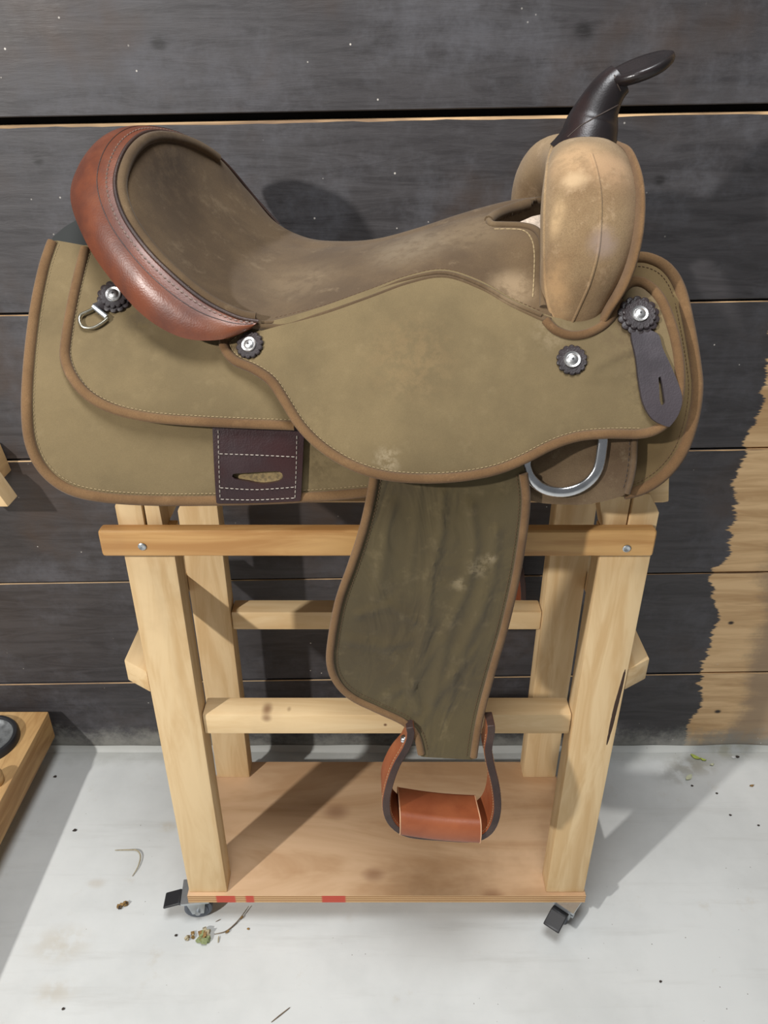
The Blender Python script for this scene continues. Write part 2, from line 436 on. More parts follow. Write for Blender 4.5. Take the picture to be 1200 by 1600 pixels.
gaps = [0.004, 0.004, 0.004, 0.0105, 0.0035, 0.003, 0.003, 0.0035, 0]
for i in range(len(tops)-1):
    gt = gaps[i]*0.5; gb = gaps[i+1]*0.5; prou = [0, .002, .001, 0.0015, 0, .002, 0.0005, .0015, 0.001][i]
    V = []; F = []; mi = []; nseg = 264
    for s_ in range(nseg+1):
        x = WL + (WR-WL)*s_/nseg; zt = tops[i](x)-gt; zb = tops[i+1](x)+gb if i < len(tops)-2 else 0.0
        ch = 0.0016 + max(0, 0.0018 + 0.0022*mnoise.noise(Vector((x*9, i*3.1, 0))) + 0.0016*mnoise.noise(Vector((x*60, i, 0))) if gt > 0.005 else 0.0006*mnoise.noise(Vector((x*30, i, 0))))
        y = WY - prou; cb = 0.0015
        V += [(x, y+ch*0.8, zt), (x, y, zt-ch), (x, y, zb+cb), (x, y+cb, zb), (x, WY+0.032, zb), (x, WY+0.032, zt)]
        if s_:
            b = s_*6; a = b-6
            for k in range(6):
                kk = (k+1) % 6; F.append((a+k, a+kk, b+kk, b+k)); mi.append(1 if (k == 0 and i > 3) or (k in (0, 5) and gt > 0.005) else 0)
    F += [(0, 1, 2, 3, 4, 5), tuple(nseg*6+k for k in range(6))[::-1]]; mi += [0, 0]
    mesh_obj('plank', V, F, None, wall, angle=25, mats=[stain, bare_edge], midx=mi)
def concrete():
    s = NT('trowelled_concrete'); x = s.xyz()
    v = s.mapping((0.10, 1, 1)); a = s.noise(4.5, 5, 0.6); b = s.noise(26, 5, 0.65, v); f = s.noise(380, 3, 0.6)
    c = s.mix(s.rng(a, 0.35, 0.7), srgb(212, 214, 212), srgb(200, 202, 200))
    c = s.mix(s.rng(b, 0.52, 0.75, 0, 0.35), c, srgb(176, 175, 170))
    c = s.mix(s.rng(s.noise(11, 6, 0.7), 0.6, 0.78, 0, 0.35), c, srgb(180, 168, 146))
    c = s.mix(s.rng(f, 0.66, 0.8, 0, 0.3), c, srgb(140, 138, 132))
    sp = s.vor(55); c = s.mix(s.math('MULTIPLY', s.rng(sp, 0.03, 0.07, 1, 0), s.rng(s.noise(6, 2), 0.5, 0.62)), c, srgb(96, 88, 78))
    for px, py, r, am, colr in ((1080, 1195, 0.06, 0.55, (132, 122, 92)), (1132, 1172, 0.045, 0.6, (150, 140, 92)), (1165, 1168, 0.05, 0.4, (140, 128, 92)), (1052, 1212, 0.05, 0.35, (120, 116, 104)),
                                (95, 1475, 0.06, 0.35, (176, 160, 130)), (85, 1550, 0.04, 0.3, (176, 160, 130)), (150, 1380, 0.02, 0.3, (170, 150, 120)), (262, 1292, 0.025, 0.35, (180, 165, 135))):
        q = PZ(px, py, 0); c = s.mix(s.math('MULTIPLY', s.math('MULTIPLY', s.spot(q, r, (0.8, 1.3, 1), 0.1), s.rng(s.noise(40, 4), 0.3, 0.6)), am), c, srgb(*colr))
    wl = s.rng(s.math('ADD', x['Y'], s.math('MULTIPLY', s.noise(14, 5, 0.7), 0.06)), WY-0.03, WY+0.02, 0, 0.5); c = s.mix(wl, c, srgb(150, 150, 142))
    s.bump(s.math('ADD', s.math('MULTIPLY', b, 1.2), s.math('MULTIPLY', f, 0.25)), 0.12, 0.002)
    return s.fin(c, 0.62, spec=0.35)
conc = concrete()
fl = mesh_obj('floor', [(-3.2, -2.6, 0), (3.2, -2.6, 0), (3.2, WY+0.06, 0), (-3.2, WY+0.06, 0), (-3.2, -2.6, -.05), (3.2, -2.6, -.05), (3.2, WY+0.06, -.05), (-3.2, WY+0.06, -.05)],
              [(0, 1, 2, 3), (4, 7, 6, 5), (0, 4, 5, 1), (1, 5, 6, 2), (2, 6, 7, 3), (3, 7, 4, 0)], conc, smooth=False)
fl['kind'] = 'structure'
V = []; F = []; n = 280
for i in range(n+1):
    x = WL+(WR-WL)*i/n; h = 0.013+0.006*mnoise.noise(Vector((x*7, 0, 1))); dpt = 0.012+0.005*mnoise.noise(Vector((x*6, 4, 1)))
    V += [(x, WY-0.003, h), (x, WY-dpt*0.5, h*0.35), (x, WY-dpt, 0.0005), (x, WY+0.004, 0.0005)]
    if i:
        b = i*4; a = b-4
        for k in range(4): F.append((a+k, a+(k+1) % 4, b+(k+1) % 4, b+k))
tr = mesh_obj('trim_1', V, F, conc); tr['kind'] = 'structure'

# ================================================================== SADDLE RACK
BASE = Vector((0.004, 0.98, 0.0))
rack = thing('saddle_rack', BASE, 'rolling pine saddle rack with four legs and plywood base under the saddle', 'rack')
XL0, XL1, XR0, XR1 = -0.336, -0.270, 0.279, 0.345
YN0, YN1, YF0, YF1 = 0.840, 0.878, 1.092, 1.130
ZB = 0.084
# platform: top skin, plies on the edge
bm = bmesh.new()
o = mesh_obj('platform', *(lambda a, b: ([(a[0], a[1], a[2]), (b[0], a[1], a[2]), (b[0], b[1], a[2]), (a[0], b[1], a[2]), (a[0], a[1], b[2]), (b[0], a[1], b[2]), (b[0], b[1], b[2]), (a[0], b[1], b[2])],
             [(0, 1, 2, 3), (4, 5, 6, 7), (0, 1, 5, 4), (1, 2, 6, 5), (2, 3, 7, 6), (3, 0, 4, 7)]))((XL0-0.002, 0.834, 0.066), (XR1+0.002, 1.133, ZB)), None, rack, False, mats=[plywood(), plyedge()], midx=[0, 0, 1, 1, 1, 1])
bm.free()
NZ = 0.802
def leg(x0, x1, y0, y1, poly): return prism('leg', poly, 'y', y0, y1, pine_z, rack, 0.003)
# near legs keep their outer half above the top rail; the inner half is rebated for a cleat
leg(0, 0, YN0, YN1, [(XL0, ZB), (XL1, ZB), (XL1, NZ), (XL0+0.034, NZ), (XL0+0.034, 0.862), (XL0+0.016, 0.872), (XL0, 0.842)])
leg(0, 0, YN0, YN1, [(XR0, ZB), (XR1, ZB), (XR1, 0.833), (XR1-0.016, 0.860), (XR1-0.036, 0.860), (XR1-0.036, NZ), (XR0, NZ)])
bsp = [P(977, 1046, YN0-0.0001), P(970, 1075, YN0-0.0001), P(962, 1105, YN0-0.0001), P(955, 1135, YN0-0.0001), P(948, 1164, YN0-0.0001)]
bsp = spline(bsp, False, 0.005); nb = len(bsp)-1
tube('bark_streak', bsp, [0.0005+0.0026*math.sin(math.pi*i/nb)**0.7 + 0.0005*mnoise.noise(Vector((i*1.7, 0, 0))) for i in range(nb+1)], simple('dark_bark', srgb(62, 40, 26), 0.9, nz=0.5, nscale=300), rack, 8, flat=(0.12, 1.0))
zc = 0.696
leg(0, 0, YF0, YF1, [(XL0, ZB), (XL1, ZB), (XL1, 0.86), (XL0+0.009, 0.86), (XL0+0.009, zc+0.016), (XL0, zc)])
leg(0, 0, YF0, YF1, [(XR0, ZB), (XR1, ZB), (XR1, 0.833), (XR1-0.016, 0.86), (XR0, 0.86)])
prism('cleat', [(XL0+0.036, NZ+0.001), (XL0+0.056, NZ+0.001), (XL0+0.054, 0.868), (XL0+0.036, 0.868)], 'y', YN0+0.003, YN1-0.002, pine_z, rack, 0.0015)
prism('cleat', [(XR1-0.038, NZ+0.001), (XR1-0.038, 0.862), (XR0-0.014, 0.862), (XR0+0.001, NZ+0.001)], 'y', YN0+0.003, YN1-0.002, pine_z, rack, 0.0015)
RZ0, RZ1 = 0.448, 0.487
box('rung', (XL1+0.0005, 0.848, RZ0), (XR0-0.0005, 0.886, RZ1), pine('pine_rung_knotty', 'x', PA, PB, False, [(P(418, 1113, 0.86)-BASE, 0.013, (1, 0.6, 1)), (P(452, 1111, 0.86)-BASE, 0.006, (1, .6, 1)), (P(602, 1131, 0.85)-BASE, 0.004, (1, .6, 1))]), rack, 0.004)
box('rung', (XL1+0.0005, 1.096, RZ0+0.004), (XR0-0.0005, 1.134, RZ1+0.004), pine_x, rack, 0.004)
# cross pieces outside the legs, ends cut slightly askew
prism('cross_piece', [(XL0-0.040, 0.868), (XL0-0.0005, 0.842), (XL0-0.0005, 1.15), (XL0-0.040, 1.15)], 'z', 0.536, 0.574, pine_y, rack, 0.002)
prism('cross_piece', [(XR1+0.0005, 0.842), (XR1+0.038, 0.866), (XR1+0.038, 1.15), (XR1+0.0005, 1.15)], 'z', 0.540, 0.578, pine_y, rack, 0.002)
for y0, y1 in ((0.821, 0.8395), (1.1305, 1.149)):
    prism('rail', [(y0, 0.780), (y1, 0.780), (y1, 0.818), (y0, 0.818)], 'x', P(155, 850, 0.82).x, P(1025, 850, 0.82).x, pine_rail, rack, 0.005, seg=3)
for px, py in ((222, 854), (979, 857)):
    c = P(px, py, 0.8205)
    V, F = [], []
    for k, (r, h) in enumerate(((0.0052, 0.0), (0.0052, -0.0008), (0.0040, -0.0016), (0.0022, -0.0010), (0.0, -0.0004))):
        for j in range(16): a = j*math.pi/8; V.append((c.x+r*math.cos(a), c.y+h, c.z+r*math.sin(a)))
    for k in range(4):
        for j in range(16): F.append((k*16+j, k*16+(j+1) % 16, k*16+16+(j+1) % 16, k*16+16+j))
    mesh_obj('screw', V, F, zinc, rack)
# sloped boards that carry the saddle bars
for m in (0, 1):
    poly = [(0.872, 0.832), (0.888, 0.822), (0.945, 0.940), (0.929, 0.950)]
    if m: poly = [(2*0.985-a, b) for a, b in poly][::-1]
    prism('saddle_board', poly, 'x', -0.352, P(1046, 760, 0.88).x, pine_x, rack, 0.002)
for x0, x1 in ((XL1-0.05, XL1-0.012), (XR0+0.012, XR0+0.05)):
    prism('gable_board', [(0.8785, 0.80), (1.0915, 0.80), (1.0915, 0.825), (1.045, 0.925), (0.925, 0.925), (0.8785, 0.825)], 'x', x0, x1, pine_y, rack, 0.002)
def caster(px, py, yaw, pedal_yaw):
    c = PZ(px, py, 0.0); c.z = 0
    R = Matrix.Rotation(yaw, 3, 'Z')
    def tr(p): return c + R @ Vector(p)
    ca = bpy.data.objects.new('caster', None); COL.objects.link(ca); ca.parent = rack; ca.location = c - BASE
    def lathe(prof, n=28, axis_y=True, z0=0.025):
        V, F = [], []
        for (r, h) in prof:
            for j in range(n): a = 2*math.pi*j/n; V.append(tr((r*math.cos(a), h, z0+r*math.sin(a))))
        for k in range(len(prof)-1):
            for j in range(n): F.append((k*n+j, k*n+(j+1) % n, (k+1)*n+(j+1) % n, (k+1)*n+j))
        return V, F
    mesh_obj('wheel', *lathe([(0.0, -0.0095), (0.017, -0.0095), (0.0175, -0.008), (0.021, -0.0085), (0.0243, -0.0065), (0.025, 0), (0.0243, 0.0065), (0.021, 0.0085), (0.0175, 0.008), (0.017, 0.0095), (0, 0.0095)]), rubber, ca)
    pl = []
    for s_ in (-1, 1):
        y0, y1 = s_*0.0112, s_*0.0132
        prof = [(-0.010, 0.020), (0.010, 0.020), (0.017, 0.058), (-0.020, 0.058)]
        V = [tr((a, y0, b)) for a, b in prof] + [tr((a, y1, b)) for a, b in prof]
        pl.append((V, [(0, 1, 2, 3), (7, 6, 5, 4), (0, 4, 5, 1), (1, 5, 6, 2), (2, 6, 7, 3), (3, 7, 4, 0)]))
    V = [tr((a, b, z)) for z in (0.056, 0.0615) for a, b in ((-0.023, -0.0145), (0.022, -0.0145), (0.022, 0.0145), (-0.023, 0.0145))]
    pl.append((V, [(0, 1, 2, 3), (4, 5, 6, 7), (0, 1, 5, 4), (1, 2, 6, 5), (2, 3, 7, 6), (3, 0, 4, 7)]))
    pl.append(lathe([(0.0, -0.017), (0.0045, -0.017), (0.0045, 0.017), (0, 0.017)], 10))
    V = [tr((a, b, z)) for z in (0.0612, 0.0659) for a, b in ((-0.024, -0.024), (0.024, -0.024), (0.024, 0.024), (-0.024, 0.024))]
    pl.append((V, [(0, 1, 2, 3), (4, 5, 6, 7), (0, 1, 5, 4), (1, 2, 6, 5), (2, 3, 7, 6), (3, 0, 4, 7)]))
    mesh_obj('fork', *merge(pl), zinc, ca, angle=20)
    R2 = Matrix.Rotation(pedal_yaw, 3, 'Z')
    bm = bmesh.new()
    prof = [(0.018, 0.050), (0.030, 0.054), (0.056, 0.046), (0.058, 0.043), (0.056, 0.041), (0.030, 0.049), (0.018, 0.045)]
    V = [c + R2 @ Vector((-a, y, z)) for y in (-0.0145, 0.0145) for a, z in prof]; m = len(prof)
    F = [tuple(range(m)), tuple(range(m, 2*m))[::-1]] + [(i, (i+1) % m, m+(i+1) % m, m+i) for i in range(m)]
    pd = mesh_obj('brake_pedal', V, F, blackp, ca, angle=20)
    bv = pd.modifiers.new('bevel', 'BEVEL'); bv.width = 0.0018; bv.segments = 2
    bm.free()
caster(313, 1428, math.radians(6), math.radians(4))
caster(880, 1436, math.radians(50), math.radians(52))
def caster_at(x, y, a):
    p = proj((x, y, 0)); caster(p[0], p[1], a, a)
caster_at(-0.30, 1.10, math.radians(20)); caster_at(0.30, 1.10, math.radians(160))

# ================================================================== SADDLE
MID = 0.985
SB = Vector((0.0, MID, 0.89))
saddle = thing('western_saddle', SB, 'olive canvas and brown suede western saddle with russet cantle on the rack', 'saddle')
TAB = [(0.80, .762), (0.86, .762), (0.90, .764), (0.95, .772), (1.0, .788), (1.05, .815), (1.10, .855), (1.15, .908), (1.2, .965)]
def g0(X, Z):
    z = Z; return 0.034*sstep(0.985, 1.08, Z)*sstep(-0.10, -0.22, X) + (lerp_tab(TAB, z-0.02)+lerp_tab(TAB, z-0.01)+lerp_tab(TAB, z)+lerp_tab(TAB, z+0.01)+lerp_tab(TAB, z+0.02))/5
def gUp(X, Z): return g0(X, Z) - 0.011
def gJ(X, Z):
    return g0(X, Z) - 0.022 - 0.022*math.exp(-((X-0.03)/0.17)**2)*sstep(1.06, 0.95, Z) - 0.004*sstep(0.3, 0.36, X)
def gR(X, Z): return g0(X, Z) - 0.008
def gF(X, Z): return 0.7455 + 0.004*math.sin(X*14+1) + (-0.024)*sstep(0.62, 0.5, Z)
def gFs(X, Z): return g0(X, Z) + 0.004
def folds(lines):
    def f(x, y):
        d = 0
        for pl, amp, wd in lines:
            if pl[0][0]-400 < x < pl[0][0]+400:
                k = pld((x, y), pl)
                if k < wd*3: d += amp*math.exp(-(k/wd)**2)
        return d
    return f
def mk(px, py, g): return on(px, py, g) - SB
canvas = cordura('olive_canvas', srgb(122, 105, 74), srgb(105, 90, 63), wr=0.26, marks=[(mk(605, 720, gJ), 0.020, (1, 1, 1), (168, 152, 124), 0.65), (mk(370, 532, gJ), 0.035, (0.7, 1, 1), (74, 58, 40), 0.6), (mk(985, 520, gJ), 0.05, (1, 1, 0.7), (96, 78, 56), 0.6),
    (mk(1015, 460, gJ), 0.03, (1, 1, 1), (120, 100, 80), 0.6), (mk(1010, 590, gJ), 0.05, (1.4, 1, 0.7), (72, 60, 40), 0.5), (mk(240, 480, gUp), 0.04, (1, 1, 1), (96, 84, 70), 0.4), (mk(215, 500, gUp), 0.02, (1, 1, 1), (90, 78, 62), 0.4), (mk(640, 560, gJ), 0.07, (1, 1, 1), (136, 112, 78), 0.4), (mk(500, 700, g0), 0.05, (1, 1, 0.6), (84, 70, 46), 0.5), (mk(860, 520, gJ), 0.03, (1, 1, 1), (150, 132, 104), 0.4)])
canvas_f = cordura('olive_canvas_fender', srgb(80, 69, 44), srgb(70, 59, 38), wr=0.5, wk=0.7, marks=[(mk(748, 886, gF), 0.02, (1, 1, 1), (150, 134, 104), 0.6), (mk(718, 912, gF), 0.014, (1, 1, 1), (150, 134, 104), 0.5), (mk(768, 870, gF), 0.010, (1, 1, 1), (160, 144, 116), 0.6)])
canvas_front = cordura('olive_canvas_front', srgb(116, 96, 62), srgb(98, 78, 50), wr=0.25)
# --- skirts
rear = [(80, 376), (78, 380), (66, 420), (52, 490), (42, 570), (39, 640), (45, 695), (66, 738), (105, 768), (160, 781), (240, 786), (330, 785), (420, 783), (520, 776), (610, 768), (650, 740), (630, 640), (500, 580), (390, 532), (310, 512), (250, 478), (200, 430), (165, 388), (130, 383), (90, 376)]
sk = sheet('rear_skirt', rear, g0, 0.010, canvas, saddle, 13)
edge = [(82, 378), (78, 388), (67, 424), (54, 490), (45, 570), (42, 640), (48, 694), (69, 735), (107, 764), (161, 777), (240, 782), (330, 782), (420, 780), (520, 774), (605, 766)]
tube('binding', path_on(edge, g0, 7, 0.001), 0.0055, binding, sk, 8, flat=(0.85, 1.1))
stitches('stitching', path_on(inset(spline([Vector((a, b, 0)) for a, b in edge], False, 12), -11), g0, 8, 0.0005), thread, sk)
sheet('rear_skirt', rear, g0, 0.010, canvas, saddle, 26, mirror=MID)
front = [(955, 425), (985, 404), (1015, 402), (1045, 418), (1066, 450), (1080, 510), (1090, 570), (1093, 610), (1086, 660), (1068, 710), (1040, 745), (1005, 768), (975, 776), (900, 770), (800, 745), (760, 600), (850, 480)]
fs = sheet('front_skirt', front, gFs, 0.009, canvas_front, saddle, 12, disp=folds([([(1035, 465), (1070, 468)], 0.003, 5)]))
fe = [(975, 408), (990, 403), (1015, 405), (1042, 420), (1062, 452), (1076, 510), (1086, 570), (1089, 610), (1082, 658), (1065, 706), (1037, 742), (1004, 764), (975, 772)]
tube('binding', path_on(fe, gFs, 7, 0.001), 0.0058, binding, fs, 8, flat=(0.85, 1.15))
stitches('stitching', path_on(inset(spline([Vector((a, b, 0)) for a, b in fe], False, 12), 13), gFs, 8, 0.001), thread_d, fs)
sheet('front_skirt', front, gFs, 0.009, canvas_front, saddle, 26, mirror=MID)
# padded inner lining under both sides
lin = [(84, 400), (60, 500), (52, 640), (80, 730), (200, 770), (500, 760), (900, 752), (1000, 745), (1060, 690), (1075, 600), (1050, 460), (1000, 440), (940, 540), (700, 560), (420, 560), (310, 525), (250, 490), (200, 445), (150, 410)]
sheet('fleece_lining', lin, lambda X, Z: g0(X, Z)+0.0135, 0.014, fleece, saddle, 24)
sheet('fleece_lining', lin, lambda X, Z: g0(X, Z)+0.0135, 0.014, fleece, saddle, 30, mirror=MID)
rh = sheet('rear_webbing', [(80, 378), (92, 362), (112, 348), (140, 338), (160, 370), (150, 395), (115, 389)], lambda X, Z: g0(X, Z)+0.004, 0.006, blackcloth, saddle, 9)
# --- upper rear skirt
up = [(134, 384), (122, 428), (110, 480), (100, 530), (99, 562), (110, 592), (136, 622), (176, 643), (232, 656), (300, 662), (380, 666), (470, 668), (530, 655), (500, 600), (390, 535), (310, 514), (250, 480), (200, 432), (165, 392)]
wr = folds([([(182, 510), (190, 540), (196, 570)], 0.002, 4), ([(186, 508), (215, 545), (250, 590)], 0.002, 5), ([(190, 505), (235, 535), (280, 570)], 0.0017, 5), ([(142, 440), (160, 470)], 0.0015, 4)])
us = sheet('upper_skirt', up, gUp, 0.009, canvas, saddle, 8, disp=wr)
ue = [(133, 388), (122, 432), (111, 482), (103, 532), (102, 560), (113, 589), (138, 618), (177, 639), (232, 652), (300, 658), (380, 662), (460, 665)]
tube('binding', path_on(ue, gUp, 7, 0.001), 0.0052, binding, us, 8, flat=(0.9, 1.1))
stitches('stitching', path_on(inset(spline([Vector((a, b, 0)) for a, b in ue], False, 12), -9), gUp, 8, 0.0008), thread, us)
# --- rear cinch plate
slot = [(364, 741), (385, 739), (415, 737), (436, 737), (442, 744), (436, 752), (410, 756), (385, 752), (366, 748)]
pp = [(331, 640), (331, 642), (334, 720), (338, 785), (340, 787), (400, 786), (468, 783), (470, 780), (473, 720), (476, 650), (474, 640), (400, 640)]
pl_ = sheet('rigging_plate', pp, lambda X, Z: g0(X, Z)-0.0075, 0.005, oxblood, saddle, 9, holes=[slot])
sheet('slot_backing', [(355, 732), (450, 730), (450, 762), (355, 760)], lambda X, Z: g0(X, Z)-0.0012, 0.0012, simple('raw_leather_slot', srgb(150, 128, 88), 0.9, nz=0.5, nscale=300), pl_, 8)
gP = lambda X, Z: g0(X, Z)-0.0081
for a in ([(341, 672), (342, 720), (344, 780)], [(464, 681), (463, 730), (461, 778)], [(343, 709), (400, 711), (463, 714)], [(344, 762), (400, 765), (461, 761)], [(345, 780), (400, 781), (461, 778)]):
    stitches('stitching', path_on(a, gP, 8), simple('grey_waxed_thread', srgb(170, 160, 148), 0.7, nz=0.2) if 'grey_waxed_thread' not in bpy.data.materials else bpy.data.materials['grey_waxed_thread'], pl_, 0.0036, 0.002, 0.0006)
# --- in-skirt rigging with its ring
rg = sheet('rigging_leather', [(800, 680), (808, 760), (830, 782), (870, 788), (915, 788), (955, 780), (982, 768), (992, 730), (994, 680), (960, 660), (850, 660)], gR, 0.006, rough_side, saddle, 9)
tube('welt', path_on([(992, 684), (991, 715), (987, 745), (980, 771)], gR, 6, 0.001), 0.0034, rough_side, rg, 8)
stitches('stitching', path_on([(984, 690), (982, 720), (978, 748), (972, 768)], gR, 6, 0.0005), thread_k, rg, 0.004, 0.002)
ring = spline([on(a, b, lambda X, Z: g0(X, Z)-0.0115) for a, b in [(824, 715), (822, 728), (830, 748), (850, 764), (880, 769), (910, 760), (932, 738), (940, 705), (941, 672), (925, 640), (880, 630), (840, 660)]], True, 0.006)
tube('rigging_ring', ring, 0.0052, chrome, saddle, 10, True, flat=(0.5, 1.15))
# --- fender
fen = [(590, 715), (582, 745), (575, 780), (562, 830), (545, 882), (525, 938), (514, 1000), (512, 1040), (523, 1070), (548, 1094), (590, 1114), (628, 1132), (648, 1152), (655, 1176), (658, 1182), (664, 1183), (700, 1185), (736, 1187), (742, 1186), (745, 1178), (749, 1150), (757, 1110), (773, 1050), (793, 980), (811, 900), (822, 830), (826, 780), (820, 735), (800, 710), (700, 700)]
ffold = folds([([(692, 770), (690, 830), (672, 900), (668, 960), (655, 1010), (640, 1060), (652, 1110)], 0.0045, 6), ([(735, 790), (742, 850), (728, 920), (700, 980), (690, 1040), (676, 1090)], 0.004, 7),
               ([(612, 790), (600, 860), (590, 930)], 0.0035, 10), ([(775, 830), (770, 900), (745, 970), (715, 1030), (700, 1100)], 0.004, 8), ([(560, 960), (610, 945), (650, 970)], 0.003, 6),
               ([(545, 1000), (600, 1010), (640, 1000)], 0.003, 7), ([(600, 1090), (640, 1070), (690, 1000)], 0.0022, 5), ([(660, 1130), (700, 1060), (740, 1020)], 0.003, 6), ([(655, 760), (650, 830), (640, 900)], 0.0018, 5), ([(625, 1110), (660, 1040), (672, 980)], 0.002, 4)])
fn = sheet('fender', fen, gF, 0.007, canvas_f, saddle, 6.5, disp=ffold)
for a, ins in (([(586, 735), (578, 782), (566, 832), (549, 884), (530, 938), (518, 1000), (516, 1038), (527, 1067), (551, 1090), (592, 1110), (630, 1128), (650, 1148), (658, 1178)], -11), ([(740, 1183), (745, 1148), (753, 1108), (769, 1048), (789, 978), (807, 898), (818, 828), (822, 780), (818, 740)], -11)):
    tube('binding', path_on(a, gF, 7, 0.001), 0.0045, binding, fn, 8, flat=(0.9, 1.1))
    stitches('stitching', path_on(inset(spline([Vector((p, q, 0)) for p, q in a], False, 12), ins), gF, 8, 0.001), thread_d, fn)
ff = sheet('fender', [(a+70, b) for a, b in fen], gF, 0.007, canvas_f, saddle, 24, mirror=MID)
# --- seat jockey
jock = [(385, 506), (430, 500), (500, 480), (570, 455), (640, 430), (695, 421), (750, 438), (800, 466), (850, 490), (880, 498), (915, 495), (945, 480), (962, 458), (975, 441), (992, 435), (1012, 441), (1034, 463), (1051, 500), (1062, 545), (1066, 590), (1062, 632), (1050, 656), (1030, 674), (1000, 682), (950, 682), (905, 686), (865, 699), (820, 722), (775, 739), (720, 749), (660, 752), (600, 747), (550, 732), (502, 704), (466, 669), (441, 630), (421, 600), (396, 581), (366, 568), (351, 551), (346, 533), (362, 518)]
jf = folds([([(925, 575), (950, 560), (985, 545)], 0.0035, 7), ([(915, 590), (960, 585)], 0.0018, 8), ([(1025, 480), (1048, 545), (1055, 610)], 0.001, 8)])
jk = sheet('seat_jockey', jock, gJ, 0.009, canvas, saddle, 8, disp=jf)
je = [(364, 519), (350, 533), (354, 549), (368, 564), (397, 577), (424, 596), (445, 627), (470, 666), (505, 700), (552, 728), (601, 743), (660, 748), (720, 745), (774, 735), (818, 718), (864, 695), (905, 682), (950, 678), (1000, 678), (1028, 670), (1047, 653), (1058, 630), (1062, 590), (1058, 546), (1047, 503), (1031, 466), (1010, 445), (992, 440), (978, 446), (966, 462)]
tube('binding', path_on(je, gJ, 7, 0.001), 0.0052, binding, jk, 8, flat=(0.9, 1.1))
stitches('stitching', path_on(inset(spline([Vector((a, b, 0)) for a, b in je[:19]], False, 12), -9), gJ, 8, 0.0008), thread, jk)
tube('swell_binding', path_on([(852, 500), (866, 515), (890, 524), (915, 522), (940, 510), (958, 492), (968, 468)], gJ, 6, 0.001), 0.0042, binding, jk, 8, flat=(0.9, 1.2))
sheet('seat_jockey', jock, gJ, 0.009, canvas, saddle, 28, mirror=MID)
# --- seat
def S(px, py): return (px, py, 'J')
rows = [
 [(190, 330, .865), (180, 280, .893), (201, 228, .935), (240, 208, .985), (285, 214, 1.035), (312, 230, 1.07)],
 [(207, 358, .856), (205, 312, .888), (226, 262, .938), (262, 232, .990), (305, 226, 1.050), (332, 246, 1.09)],
 [(240, 400, .840), (248, 355, .893), (270, 305, .962), (300, 272, 1.02), (340, 248, 1.085), (360, 268, 1.12)],
 [(300, 457, .825), (303, 415, .885), (325, 360, .970), (352, 320, 1.045), (383, 294, 1.115), (398, 318, 1.145)],
 [(365, 494, .815), (375, 455, .875), (398, 405, .970), (416, 368, 1.05), (428, 345, 1.115), (438, 372, 1.15)],
 [S(430, 508), (440, 465, .880), (460, 415, .968), (470, 388, 1.03), (478, 371, 1.085), (484, 405, 1.14)],
 [S(500, 490), (505, 448, .885), (518, 406, .960), (524, 387, 1.01), (530, 379, 1.06), (532, 425, 1.12)],
 [S(570, 466), (575, 430, .888), (582, 397, .950), (586, 380, 1.00), (589, 378, 1.04), (592, 440, 1.11)],
 [S(640, 441), (643, 410, .888), (648, 378, .945), (650, 364, .99), (653, 361, 1.03), (656, 425, 1.1)],
 [S(695, 432), (698, 400, .886), (703, 366, .940), (706, 347, .985), (709, 343, 1.03), (712, 415, 1.1)],
 [S(750, 450), (752, 405, .880), (756, 362, .930), (760, 334, .98), (763, 327, 1.025), (768, 405, 1.1)],
 [S(800, 478), (800, 420, .872), (802, 366, .920), (805, 328, .98), (808, 316, 1.02), (812, 395, 1.1)],
 [S(862, 507), (862, 430, .862), (862, 366, .900), (862, 330, .965), (864, 308, 1.01), (866, 385, 1.1)]]
G = [[(on(a, b, lambda X, Z: gJ(X, Z)-0.002) if y == 'J' else P(a, b, y)) for a, b, y in r] for r in rows]
def crv(vals, t):
    n = len(vals)-1; i = min(int(t), n-1); f = t-i
    return cr(vals[max(i-1, 0)], vals[i], vals[i+1], vals[min(i+2, n)], f)
NU, NV = 190, 80
SV = []
for i in range(NU+1):
    col = [crv([G[r][c] for r in range(len(G))], i/NU*(len(G)-1)) for c in range(6)]
    for j in range(NV+1): SV.append(crv(col, j/NV*5))
hole = [(764, 347), (778, 337), (800, 329), (826, 320), (845, 300), (900, 290), (900, 420), (851, 420), (851, 378), (843, 362), (826, 351), (800, 350)]
SF = []
SFall = []
for i in range(NU):
    for j in range(NV):
        f = (i*(NV+1)+j, i*(NV+1)+j+1, (i+1)*(NV+1)+j+1, (i+1)*(NV+1)+j)
        SFall.append(f)
        c = sum((SV[k] for k in f), Vector())/4
        if j < NV*0.72 and c.x > 0.1 and inside(proj(c), hole): continue
        SF.append(f)
bvS = BVHTree.FromPolygons(SV, SFall)
def hit(px, py, bv, lift=0.0):
    h = bv.ray_cast(CAM, ray(px, py).normalized()); return (h[0] - ray(px, py).normalized()*lift, h[1]) if h[0] is not None else (None, None)
def path_bv(pl, bv, step=6, lift=0.0):
    return [q for q in (hit(v.x, v.y, bv, lift)[0] for v in spline([Vector((a, b, 0)) for a, b in pl], False, step)) if q is not None]
def at(px, py): return hit(px, py, bvS)[0] - SB
